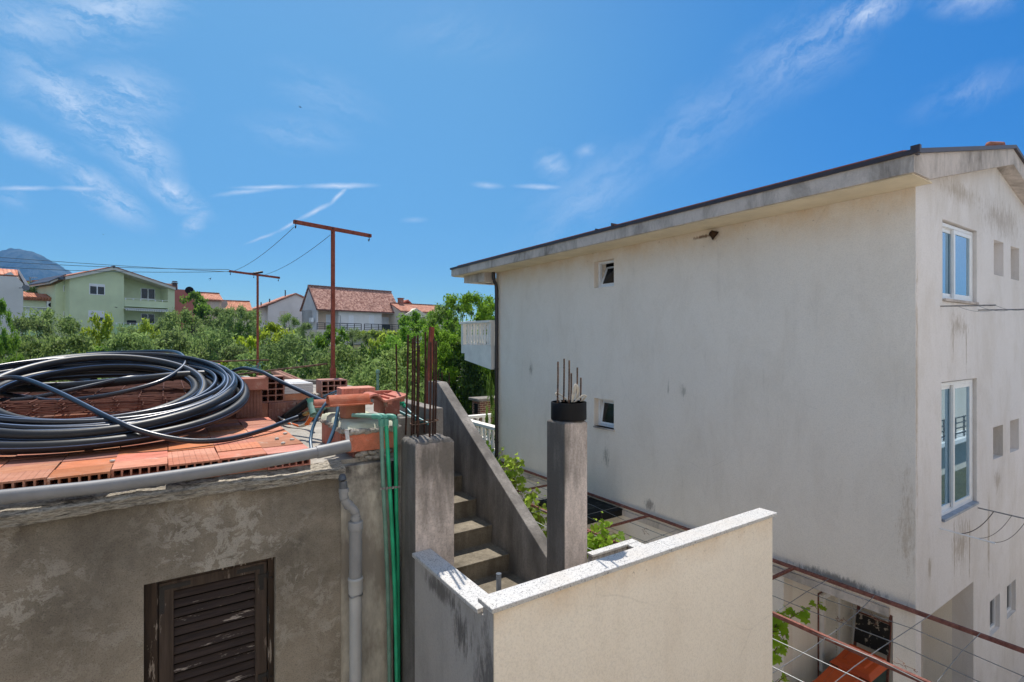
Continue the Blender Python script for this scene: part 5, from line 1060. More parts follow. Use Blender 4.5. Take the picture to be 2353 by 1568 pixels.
# stair block and low wing
aw, zw = G.az(127, 648, 1.4); aw0 = G.az(113, 640, 1.4)[0]
mb = MB(); za = G.az(128.5,653,1.4)[1]; zc_ = G.az(160,640,1.4)[1]; mb.prism([G.p(a,1.4,z) for a, z in ((aw,zb),(.3,zb),(.3,zc_),(aw,za-.1))], G.e2*6); wg = mb.build('stair_block', W_['mint'], gh)
mb = MB(); mb.prism([G.p(a,1.0,z) for a, z in ((aw-.55,za-.05),(.0,zc_+.12),(.0,zc_+.3),(aw-.55,za+.16))], G.e2*6.4); mb.build('block_roof', verge, wg); mb = MB(); mb.prism([G.p(a,.95,z) for a, z in ((aw-.65,za+.10),(.0,zc_+.3),(.0,zc_+.38),(aw-.65,za+.2))], G.e2*6.5); mb.build('block_roof_edge', M['flash'], wg)
for y0, y1 in ((656,671.5),(715.5,732)): window(G, gh, *rect(G,145.5,y0,161.5,y1,1.4), b=1.4, mull=False)
al, zl = G.az(31, 686, 3.); ar, zr = G.az(131, 690, 3.)
mb = MB(); mb.fbox(G,al,ar,3.,8,zb,zl-.1); lw = mb.build('low_wing', W_['mint3'] if False else W_['mint2'], gh)
mb = MB(); mb.prism([G.p(al-.3,b,z) for b, z in ((2.6,zl-.12),(7,zl+.9),(7,zl+1.05),(2.6,zl+.16))], G.e1*(ar-al+.3))
for i in range(20): mb.tube([G.p(al-.2+(ar-al)*i/19, 2.45, zl+.13), G.p(al-.2+(ar-al)*i/19, 4, zl+.62)], .13, 6)
mb.build('wing_roof_tiles', mk_rooftile('wing_tiles', (.40,.15,.09), (.58,.26,.15), tuple(G.e1)), lw)
window(G, gh, *rect(G,57,707,111,734,3.), b=3., shutter=.93, name='shuttered_window'); mb = MB(); q = rect(G,37,704,122,709,2.6); mb.fbox(G,q[0],q[1],2.4,3.,q[2],q[3]); mb.build('awning_case', M['white'], lw)
q = G.az(18,734,1.5); q2 = G.az(100,775,1.5); mb = MB(); mb.fbox(G,q[0],q2[0],1.5,3.0,q2[1],q[1]); tb = mb.build('wing_terrace', W_['mint3'], gh); mb = MB(); mb.fbox(G,q[0],q2[0],1.46,1.6,q[1],q[1]+.12); mb.build('terrace_coping', M['white'], tb)
q = G.az(106,708,3.); acunit(G, 'white air conditioner on the low green wing beside the awning', q[0], q[1]-.1, 3., 1.25, .85)

# white firewall house at the far left
N = Frame(53, 40, 2300); wl = thing('white_gable_house', 'white house at the far left edge with a bare gable and orange tiled roof', 'house', tuple(N.p(0,0,-3)))
q = [N.az(*p) for p in ((53.3,652),(25,625),(-60,655))]
mb = MB(); mb.prism([N.p(a,0,z) for a, z in ((q[0][0],-3),q[0],q[1],q[2],(q[2][0],-3))], N.e2*5); mb.build('wall', W_['gry'], wl)
q = [N.az(*p, 1.5) for p in ((-90,612),(43,619),(67,656))]
mb = MB(); mb.prism([N.p(a,1.5,z) for a, z in (q[1],q[2],(q[2][0]-.12,q[2][1]-.25),(q[1][0],q[1][1]-.30))], N.e2*7); mb.build('verge_board', W_['gry'], wl)
mb = MB(); za = q[1][1]; mb.hexa([N.p(q[0][0],0,za-.75),N.p(q[1][0]-.1,.0,za-.75),N.p(q[1][0],3.2,za+.02),N.p(q[0][0],3.2,za+.05),N.p(q[0][0],0,za-.63),N.p(q[1][0]-.1,.0,za-.63),N.p(q[1][0],3.2,za+.12),N.p(q[0][0],3.2,za+.15)]); mb.build('roof', mk_rooftile('left_house_tiles', (.50,.17,.09), (.72,.36,.24), tuple(N.e1)), wl)
mb = MB(); mb.prism([N.p(a,2.,z) for a, z in ((q[0][0],-3),(-.15,-3),(-.15,za-.9),(-.6,za-.2),(q[0][0],za-.2))], N.e2*5); mb.build('rear_wall', W_['gry'], wl)
mb = MB(); c0 = at(59,662,39.5); pr_ = [(.03,-.04),(.14,-.015),(.22,.04),(.23,.05)]; mb.lathe(pr_, c0, (FW*-.5+RT*.8+Vector((0,0,.3))).normalized(), 14); mb.tube([c0, c0-RT*.5], .03, 6); solo(mb, 'satellite_dish', plain('grey_dish', (.16,.16,.17), .6), 'grey satellite dish on the far left white house', 'satellite dish', tuple(c0))
mb = MB(); c0 = at(69,668,60); mb.tube([at(69,680,60), at(69,637,60)], .06, 6); mb.tube([at(66,638.5,60), at(86,638,60)], .03, 5); 
for k in range(4): mb.tube([at(70+4*k,636.5,60.), at(71+4*k,640.5,59.6)], .02, 4)
solo(mb, 'tv_aerial', M['zinc'], 'thin television aerial left of the green house', 'aerial', tuple(c0))
# cream house behind the trees at left
B = Frame(122, 78, 3200); bh = thing('cream_house', 'low cream house showing just above the trees left of the green house', 'house', tuple(B.p(0,0,0))); q = [B.az(*p) for p in ((70,650),(150,640))]
mb = MB(); mb.prism([B.p(a,0,z) for a, z in ((q[0][0],-1),(q[1][0]+2,-1),(q[1][0]+2,q[1][1]),q[0])], B.e2*6); mb.build('wall', W_['crm'], bh); mb = MB(); mb.prism([B.p(a,-.4,z) for a, z in ((q[0][0]-.5,q[0][1]-.02),(q[1][0]+2.4,q[1][1]+.08),(q[1][0]+2.4,q[1][1]+.3),(q[0][0]-.5,q[0][1]+.2))], B.e2*7); mb.build('roof', M['tile'], bh)

# red and tiled houses right of the green house
Q = Frame(430, 70, 2400); qh = thing('red_house', 'dull red house half hidden behind the green house with a dark chimney', 'house', tuple(Q.p(0,0,0)))
q = [Q.az(*p) for p in ((402,664),(438,667),(456,684),(456,730))]
mb = MB(); mb.prism([Q.p(a,0,z) for a, z in ((q[0][0]-2,-1),(q[3][0],-1),(q[2][0],q[2][1]),(q[1][0],q[1][1]),(q[0][0]-2,q[0][1]))], Q.e2*6); mb.build('wall', W_['pink'], qh)
q = rect(Q,380,647,420,664,1.); mb = MB(); mb.fbox(Q,q[0],q[1]-.6,1.,5,q[2]-.5,q[3]-.25); mb.build('roof_terrace_wall', W_['peach'], qh)
q = rect(Q,397,646,408,663,.5); mb = MB(); mb.fbox(Q,q[0]+.05,q[1]-.05,.5,1.1,q[2]-1,q[3]-.30); mb.fbox(Q,q[0]-.05,q[1]+.05,.4,1.2,q[3]-.30,q[3]-.2); mb.fbox(Q,q[0]+.02,q[1]-.02,.45,1.15,q[3]-.10,q[3]); mb.build('chimney', M['flash'], qh)
c0 = at(435.5,668,68); mb = MB(); mb.lathe([(.03,-.06),(.34,-.02),(.50,.08),(.51,.10)], c0, (-FW+RT*.4+Vector((0,0,.2))).normalized(), 16); mb.tube([c0, c0+Vector((0,0,-1.2))], .05, 6); solo(mb, 'satellite_dish', M['dark'], 'dark satellite dish on the dull red house', 'satellite dish', tuple(c0))
def tiled(label, px, d, vp, wall_px, roof_px, wm_, tname, ca, cb, depth=7, name='tiled_house'):
    """house whose near eave faces us; roof_px: ridge-left, ridge-right, eave-right, eave-left"""
    fr = Frame(px, d, vp); t = thing(name, label, 'house', tuple(fr.p(0,0,-1)))
    a0, z1 = fr.az(*wall_px[0]); a1_, _ = fr.az(*wall_px[1]); mb = MB(); mb.fbox(fr,a0,a1_,0,depth,-2,z1); mb.build('wall', wm_, t)
    rl, rr_, er, el_ = roof_px; hb = depth/2; A = fr.az(*rl, hb); B_ = fr.az(*rr_, hb); C_ = fr.az(*er, -.4); D_ = fr.az(*el_, -.4); A = (D_[0], A[1]); B_ = (C_[0], B_[1]); e = (C_[1]+D_[1])/2; zr_ = (A[1]+B_[1])/2
    mb = MB(); P = [fr.p(D_[0],-.4,e),fr.p(C_[0],-.4,e),fr.p(B_[0],hb,zr_),fr.p(A[0],hb,zr_)]; mb.hexa([p-Vector((0,0,.16)) for p in P]+P)
    P2 = [fr.p(A[0],hb,zr_),fr.p(B_[0],hb,zr_),fr.p(C_[0],depth+.4,e),fr.p(D_[0],depth+.4,e)]; mb.hexa([p-Vector((0,0,.16)) for p in P2]+P2)
    rf_ = mb.build('roof', mk_rooftile(tname, ca, cb, tuple(fr.e1)), t); mb = MB(); k = 24
    for i in range(k): mb.tube([fr.p(A[0]+(B_[0]-A[0])*i/k,hb,zr_+.03), fr.p(A[0]+(B_[0]-A[0])*(i+1.05)/k,hb,zr_+.07)], .12, 6)
    mb.build('ridge_tiles', mk_clay('ridge_clay', ca), rf_)
    mb = MB(); mb.prism([fr.p(a0,0,z1-.02),fr.p(a0,depth,z1-.02),fr.p(a0,hb,zr_-.25)], fr.e1*.2); mb.build('gable', wm_, t); mb = MB(); mb.prism([fr.p(a1_-.2,0,z1-.02),fr.p(a1_-.2,depth,z1-.02),fr.p(a1_-.2,hb,zr_-.3)], fr.e1*.2); mb.build('gable', wm_, t)
    return fr, t
fr, t = tiled('small peach house with an orange tiled roof right of the red house', 470, 76, 2600, ((452,690),(512,720)), ((449,673),(510,675.5),(513,690),(449,686)), W_['peach'], 'peach_house_tiles', (.40,.15,.09), (.60,.28,.18), 5)
mb = MB(); q = rect(fr,482,693,503,712,-.05); mb.fbox(fr,q[0],q[1],-.06,.05,q[2],q[3]); mb.build('blind', curtain, t); c0 = at(517,700,74); mb = MB(); mb.lathe([(.03,-.05),(.4,-.02),(.55,.08),(.57,.1)], c0, (-FW-RT*.3+Vector((0,0,.2))).normalized(), 14); mb.tube([c0, c0+FW*1.2], .04, 5); solo(mb, 'satellite_dish', plain('tan_dish', (.45,.38,.32), .6), 'tan satellite dish between two tiled roofs', 'satellite dish', tuple(c0))
fr, t = tiled('low house with a broad orange roof just left of the far clothes post', 540, 82, 2900, ((515,712),(577,730)), ((512,691),(578,694.5),(581,715),(517,711)), W_['crm'], 'low_house_tiles', (.42,.15,.08), (.62,.28,.17), 6)
# white house with a side gable
Wf = Frame(645, 95, 2700); wh = thing('white_house_far', 'plain white house with a broad gable and thin flue pipes, left of the brown roof', 'house', tuple(Wf.p(0,0,0))); del wh['label']; tag(wh, 'plain white house with a broad gable and thin flue pipes, left of the brown roof')
wh.name = 'gabled_house'
q = [Wf.az(*p) for p in ((616,703),(679,677),(740,704),(594,708))]
mb = MB(); mb.prism([Wf.p(a,0,z) for a, z in ((q[0][0],-3),(q[2][0],-3),(q[2][0],q[2][1]),q[1],q[0])], Wf.e2*9); mb.build('wall', W_['gry'], wh)
mb = MB(); mb.prism([Wf.p(a,1.5,z) for a, z in ((q[3][0],-3),(q[0][0]+.1,-3),(q[0][0]+.1,q[0][1]-.1),(q[3][0],q[3][1]-.15))], Wf.e2*7); mb.build('side_wall', W_['wht'], wh)
mb = MB(); roof_slab(mb, Wf, [(q[3][0]-.3,q[3][1]+.02),(q[1][0],q[1][1]+.28),(q[2][0]+.5,q[2][1]+.1)], -.3, 9.3, .25); mb.build('roof', mk_rooftile('gabled_house_tiles', (.40,.17,.11), (.58,.30,.22), tuple(Wf.e2)), wh)
for x, yt, yb_ in ((655.5,667,688),(619.5,687,703),(600,695,708)): a, z1 = Wf.az(x,yt,3); _, z0 = Wf.az(x,yb_,3); mb = MB(); mb.tube([Wf.p(a,3,z0-.8),Wf.p(a,3,z1)], .11, 8); mb.build('flue', M['flash'], wh)
q = rect(Wf,643,715,662,736); mb = MB(); mb.fbox(Wf,q[0],q[1],-.06,.05,q[2],q[3]); mb.build('window', curtain, wh)
for k in (0,1): 
    mb = MB()
    for i in range(11): da = (q[1]-q[0])/2; mb.fbox(Wf,q[0]+da*k+.06,q[0]+da*(k+1)-.06,-.12,-.07,q[2]+.1+(q[3]-q[2]-.2)*i/11,q[2]+.1+(q[3]-q[2]-.2)*(i+.7)/11)
    mb.build('shutter', M['louvre'], wh)
# brown roofed house in the middle
H = Frame(727.5, 80, 2374); hh = thing('brown_roofed_house', 'white house with a steep brown tiled roof and black terrace railings', 'house', tuple(H.p(0,0,0)))
aE0, zE0 = H.az(728,709.5,-.5); aE1, zE1 = H.az(922,719,-.5); ze = (zE0+zE1)/2
gl = [H.az(*p) for p in ((727.5,711),(778,711),(877,716),(913,718))]; zw_ = ze-.05
D_ = 9.0
# depth of the ridge from where its left end shows
rb_ = 4.5
for _ in range(200):
    if H.az(707.5,656,rb_)[0] > aE0: rb_ += .05 if H.az(707.5,656,rb_+.05)[0] < H.az(707.5,656,rb_)[0] else -.05
    else: break
D_ = rb_*2; print('ridge depth', rb_, aE0, H.az(707.5,656,rb_))
aRl, zRl = H.az(707.5,656,rb_); aRr, zRr = H.az(891.5,671,rb_); zr_ = (zRl+zRr)/2
mb = MB(); mb.fbox(H,gl[1][0],gl[2][0],0,D_,-3,zw_); mb.fbox(H,0,gl[1][0],1.6,D_,-3,zw_-.002); mb.fbox(H,gl[2][0],gl[3][0],1.6,D_,-3,zw_-.004); mb.build('wall', W_['wht'], hh)
mb = MB(); mb.fbox(H,.02,gl[1][0],1.55,1.6,-3,zw_); mb.fbox(H,gl[2][0],gl[3][0],1.55,1.6,-3,zw_); mb.build('porch_wall', W_['peach'], hh)
mb = MB(); mb.prism([H.p(0,b,z) for b, z in ((0,-3),(D_,-3),(D_,zw_),(rb_,zr_-.3),(0,zw_-.05))], H.e1*.25); mb.build('gable', W_['gry'], hh)
mb = MB(); P = [H.p(aE0,-.5,ze),H.p(aE1,-.5,ze),H.p(aE1,rb_,zr_),H.p(aE0,rb_,zr_)]; mb.hexa([p-Vector((0,0,.16)) for p in P]+P); P2 = [H.p(aE0,rb_,zr_),H.p(aE1,rb_,zr_),H.p(aE1,D_+.5,ze),H.p(aE0,D_+.5,ze)]; mb.hexa([p-Vector((0,0,.16)) for p in P2]+P2)
rf = mb.build('roof', mk_rooftile('brown_roof_tiles', (.26,.11,.08), (.60,.34,.26), tuple(H.e1), .25), hh)
mb = MB()
for i in range(34): mb.tube([H.p(aE0+(aE1-aE0)*i/34,rb_,zr_+.03), H.p(aE0+(aE1-aE0)*(i+1.05)/34,rb_,zr_+.08)], .12, 6)
mb.build('ridge_tiles', mk_clay('dark_ridge', (.25,.14,.11)), rf)
mb = MB(); mb.bar(P[0]+Vector((0,0,-.05)), P[3]+Vector((0,0,-.02)), .10, .26); mb.bar(P[0]+Vector((0,0,-.12)), P[1]+Vector((0,0,-.12)), .14, .16); mb.build('gutter', plain('brown_gutter', (.16,.06,.045), .5), hh)
for x0, x1, y0, y1, b in ((749,773,723,752,1.55),(876,893,729,752,1.55)): window(H, hh, *rect(H,x0,y0,x1,y1,b), b=b, shutter=.96, name='terrace_door')
for x0, x1 in ((801,812.5),(848,859.5)): window(H, hh, *rect(H,x0,725,x1,752), shutter=.96, mull=False, name='door')
mb = MB(); q = rect(H,874,718,921,722,-.2); mb.fbox(H,q[0],q[1]-.1,-.5,-.05,q[2],q[3]); mb.build('awning', M['white'], hh)
q = H.az(718,725,0); mb = MB(); acunit(H, 'white air conditioner under the right eave of the brown roofed house', H.az(905,731,0)[0], H.az(905,731,0)[1], 0., .95, .65)
c0 = H.p(-.27,2.0,zw_-1.6); mb = MB(); mb.hexa([c0+Vector(v) for v in ((0,0,0),(0,0,0),(0,0,0),(0,0,0),(0,0,0),(0,0,0),(0,0,0),(0,0,0))]) if False else mb.prism([H.p(-.27,b,z) for b, z in ((.4,zw_-2.0),(1.4,zw_-2.0),(1.4,zw_-1.3),(.4,zw_-1.3))], -H.e1*.35); solo(mb, 'air_conditioner', M['white'], 'white air conditioner on the shaded gable of the brown roofed house', 'air conditioner', tuple(c0), 'wall mounted air conditioners', bevel=.02)
mb = MB()
zt = H.az(800,744,-2.6)[1]; zt0 = zt-1.0; az0 = H.az(728,760,-2.6)[0]; az1 = H.az(932,760,-2.6)[0]
mb.fbox(H,az0,az1,-2.6,1.6,-3,zt0-.02); mb.build('terrace', W_['crm'], hh)
for xa, xb in ((729,830.5),(837.5,931)):
    a0, a1_ = H.az(xa,744,-2.6)[0], H.az(xb,744,-2.6)[0]; mb = MB()
    for k in range(4): z = zt0+.12+.28*k; mb.fbox(H,a0,a1_,-2.58,-2.54,z,z+(.10 if k == 3 else .07))
    n = 6
    for i in range(n+1): q = a0+(a1_-a0)*i/n; mb.fbox(H,q-.05,q+.05,-2.60,-2.53,zt0-.02,zt0+1.04)
    mb.build('railing', rail_blk, hh)
mb = MB(); q = rect(H,877,745,896,762,-2.2); mb.fbox(H,q[0],q[1],-2.3,-2.24,q[2],q[3]); solo(mb, 'table_top', plain('folded_table', (.035,.04,.045), .5), 'dark round table leaned on edge against the black railing', 'table', tuple(H.p(q[0],-2.3,q[2])), bevel=.35)
mb = MB(); p = H.p(H.az(782,760,-3)[0],-3,zt0); mb.tube([p+Vector((0,0,-2)), p+Vector((0,0,2.2))], .06, 8); mb.bar(p+Vector((0,0,2.2)), p+Vector((0,0,2.2))-H.e1*.3, .12, .06); solo(mb, 'lamp_post', M['zinc'], 'slim garden lamp post before the brown roofed house', 'lamp', tuple(p))
# cream house with arches at the right
fr, t = tiled('cream house with arches and a long tiled roof, right of the brown roof', 970, 90, 2600, ((921,715),(1034,745)), ((915,698),(1026,704),(1036,720),(921,713)), W_['crm'], 'cream_house_tiles', (.36,.14,.09), (.55,.27,.18), 7)
for x in (955, 1015):
    a, z = fr.az(x, 712, -.6); mb = MB(); mb.prism([fr.p(a+u,-.9,z+w) for u, w in ((-2.1,-1.2),(-2.1,-.9),(0,.25),(2.1,-.9),(2.1,-1.2))], fr.e2*1.4); mb.prism([fr.p(a+u,-.9,z+w) for u, w in ((-2.1,-4),(-1.7,-4),(-1.7,-1.2),(-2.1,-1.2))], fr.e2*.5); mb.prism([fr.p(a+u,-.9,z+w) for u, w in ((1.7,-4),(2.1,-4),(2.1,-1.2),(1.7,-1.2))], fr.e2*.5); mb.build('porch_gable', W_['crm'], t)
    mb = MB()
    for k in range(11):
        th = math.pi*k/10; mb.bar(fr.p(a+1.5*math.cos(th),-.92,z-2.1+.9*math.sin(th)), fr.p(a+1.8*math.cos(th),-.92,z-2.1+1.15*math.sin(th)), .25, .08)
    mb.build('arch', W_['gry'], t)
a, z = fr.az(921, 688, 3.5); mb = MB(); mb.fbox(fr,a-.4,a+.4,3.2,3.9,z-1.6,z+.1); mb.fbox(fr,a-.5,a+.5,3.1,4.0,z+.1,z+.22); mb.build('chimney', mk_clay('chimney_clay', (.40,.14,.09)), t)
a0, z0 = fr.az(925, 700, 6); a1_, z1 = fr.az(938, 690, 6); mb = MB(); roof_slab(mb, fr, [(a0-1,z0-.3),(a1_,z1+.1),(a1_+1.4,z0-.2)], 6, 9, .3); mb.build('rear_roof', M['tile'], t)

# brick barbecue beyond the terrace
br = Mat('brown_brick'); bt = br.n('ShaderNodeTexBrick'); tcb = br.obj(); ax_ = br.n('ShaderNodeCombineXYZ'); br.set(ax_.inputs[0], br.math('ADD', br.sep(tcb, 0), br.sep(tcb, 1))); br.set(ax_.inputs[1], br.sep(tcb, 2)); br.nt.links.new(ax_.outputs[0], bt.inputs[0])
bt.inputs['Color1'].default_value = (.11,.035,.025,1); bt.inputs['Color2'].default_value = (.19,.06,.04,1); bt.inputs['Mortar'].default_value = (.50,.42,.30,1); bt.inputs['Scale'].default_value = 1.0; bt.inputs['Brick Width'].default_value = .25; bt.inputs['Row Height'].default_value = .085; bt.inputs['Mortar Size'].default_value = .009; br.done(bt.outputs[0], .9)
p = at(1103, 925, 21.2); q = thing('brick_chimney', 'brown brick barbecue chimney with pale mortar and a concrete cap beyond the terrace', 'chimney', (p.x,p.y,GROUND))
mb = MB(); mb.box(p.x,p.x+1.25,p.y,p.y+.65,GROUND,-2.48); mb.build('stack', br.mat, q); mb = MB(); mb.box(p.x-.12,p.x+1.4,p.y-.12,p.y+.78,-2.475,-2.37); mb.build('cap', M['concrete'], q, bevel=.02); mb = MB(); mb.box(p.x-.006,p.x,p.y+.18,p.y+.48,-3.05,-2.6); mb.build('flue_opening', M['dark'], q)

# the photographer's own house and its balcony behind the camera, and the lower neighbour, which the window panes mirror
ow = thing('balcony_house', 'cream house behind the viewer with a long sunlit balcony, mirrored in the window panes', 'house', (0,-3,GROUND))
mb = MB(); mb.box(-14,9,-9,-3.0,GROUND,3.4); mb.build('wall', W_['crm'], ow); mb = MB(); mb.box(-14,9,-3.0,-.30,-1.85,-1.66); mb.build('balcony_slab', W_['wht'], ow)
low = thing('low_neighbour', 'low cream neighbour with a dark balcony railing, mirrored in the tall window', 'house', (16,-4,GROUND)); mb = MB(); mb.box(9.1,40,-10,-3.4,GROUND,-1.2); mb.build('wall', W_['crm'], low)
mb = MB()
for k in range(4): mb.box(9.2,40,-2.75,-2.71,-4.4+.25*k,-4.36+.25*k)
for i in range(26): mb.box(9.2+1.2*i,9.25+1.2*i,-2.77,-2.70,-4.6,-3.6)
mb.build('railing', rail_blk, low); mb = MB(); mb.box(9.1,40,-3.4,-2.6,-4.8,-4.62); mb.build('balcony', W_['wht'], low)

# ------------------------------------------------------------------ trees
def leaves_np(n, clumps, size, asp, up=.25, squash=.75):
    """leaf-sized quads spread through many clumps; returns verts and faces"""
    C_ = np.array([c[:3] for c in clumps]); Rr = np.array([c[3] for c in clumps]); w = Rr**2; w /= w.sum()
    k = rng.choice(len(clumps), n, p=w); d = rng.normal(size=(n,3)); d /= np.linalg.norm(d, axis=1)[:,None]
    r = rng.random(n)**.62*Rr[k]*(1+.35*(rng.random(n) < .18)); c = C_[k]+d*r[:,None]*np.array([1,1,squash])
    nrm = rng.normal(size=(n,3))+d*.7+np.array([0,0,up]); nrm /= np.linalg.norm(nrm, axis=1)[:,None]
    t = rng.normal(size=(n,3))+d*.4; t -= nrm*(t*nrm).sum(1)[:,None]; t /= np.linalg.norm(t, axis=1)[:,None]; b = np.cross(nrm, t)
    L = size*(.65+.7*rng.random(n))[:,None]; Wd = L*asp
    v = np.stack([c-t*L*.5, c+b*Wd*.5+nrm*L*.06, c+t*L*.5, c-b*Wd*.5+nrm*L*.06], 1).reshape(-1,3)
    return v, np.arange(n*4).reshape(-1,4)
def mesh_np(name, v, f, mat):
    me = bpy.data.meshes.new(name); me.vertices.add(len(v)); me.vertices.foreach_set('co', v.astype(np.float32).ravel()); me.loops.add(f.size); me.loops.foreach_set('vertex_index', f.astype(np.int32).ravel())
    me.polygons.add(len(f)); me.polygons.foreach_set('loop_start', np.arange(0, f.size, 4, dtype=np.int32)); me.materials.append(mat); me.update(calc_edges=True); return me
def tree_kind(n, size, asp, mat, spread=1.0, low=.28, nclump=34, clr=(.10,.20), shape='round', seed=0):
    """unit tree: height 1, crown about one wide"""
    rnd = random.Random(seed); cl = []; k = 0
    while len(cl) < nclump:
        if shape == 'cone': z = low+(1-low)*rnd.random()**1.3; rmax = .50*(1-(z-low)/(1-low))**.5+.05
        elif shape == 'open': z = low+(1-low)*rnd.random(); h = (z-low)/(1-low); rmax = .5*math.sin(math.pi*(.20+.66*h))
        else: z = low+(1-low)*rnd.random()**.9; h = (z-low)/(1-low); rmax = .5*math.sqrt(max(.02, 1-(2*h-.85)**2*.95))
        a = rnd.random()*2*math.pi; q = rmax*(.35+.65*rnd.random()**.5); r = rnd.uniform(*clr)*(1.1-.45*(z-low)/(1-low)); cl.append((math.cos(a)*q*spread, math.sin(a)*q*spread, min(z, 1-r*.6), r))
    v, f = leaves_np(n, cl, size, asp); cm_ = mesh_np('crown', v, f, mat)
    mb = MB(); bend = Vector((rnd.uniform(-.05,.05), rnd.uniform(-.05,.05), 0)); tr = [Vector((0,0,-.03)), bend*.4+Vector((0,0,low*.5)), bend+Vector((0,0,low+.08)), bend*1.2+Vector((0,0,.62))]
    tp = smooth_path(tr, 5); mb.tube(tp, lambda i: .034*(1-i/len(tp))+.010, 8)
    for c in sorted(cl, key=lambda c: -c[3])[:18]:
        b0 = tp[int(len(tp)*rnd.uniform(.4,.85))]; e = Vector(c[:3]); m_ = b0.lerp(e,.5)+Vector((rnd.uniform(-.03,.03),rnd.uniform(-.03,.03),-.03)); L = smooth_path([b0,m_,e],4); mb.tube(L, lambda i, n_=len(L): .013*(1-i/n_)+.003, 5)
    o = mb.build('trunk', M['bark'], smooth=True); tm = o.data; bpy.data.objects.remove(o); return cm_, tm
K = {'olive': [tree_kind(6500,.050,.34,M['olive'],1,.16,46,(.09,.19),seed=s) for s in (1,2,3)], 'broad': [tree_kind(5200,.055,.62,M['green'],1,.22,40,(.09,.17),seed=s) for s in (4,5)],
     'bright': [tree_kind(4200,.055,.60,M['bright'],1,.15,36,(.08,.16),seed=s) for s in (6,7)], 'cone': [tree_kind(6500,.042,.55,M['bright'],1,.06,60,(.08,.14),'cone',seed=8)],
     'dark': [tree_kind(6500,.050,.55,M['darkleaf'],1,.04,44,(.12,.2),seed=9)], 'big': [tree_kind(42000,.0185,.60,M['green'],1,.12,150,(.045,.10),'open',seed=11)], 'near_olive': [tree_kind(15000,.032,.30,M['olive'],1,.10,70,(.08,.16),seed=12)]}
def tree(kind, px, ytop, wpx, s, label, name, v=0, raw=False, group='trees of the olive grove', zb=None, dx=0):
    p = at(px, CY, s); g = terrain_z(p.x, p.y) if zb is None else zb; top = (CY-ytop)/F*s; h = top-g; w = max(wpx/F*s, 0 if raw else h*{'olive':.68,'near_olive':.8,'broad':.62,'bright':.62,'cone':.40,'dark':.6,'big':.55}[kind])
    t = thing(name, label, 'tree' if 'bush' not in name else 'bush', (p.x,p.y,g), group, rz=random.random()*6.28); t.scale = (w*1.02, w*1.02, h/.985)
    cm_, tm = K[kind][v % len(K[kind])]
    for n_, me in (('crown', cm_), ('trunk', tm)): o = bpy.data.objects.new(n_, me); COL.objects.link(o); o.parent = t
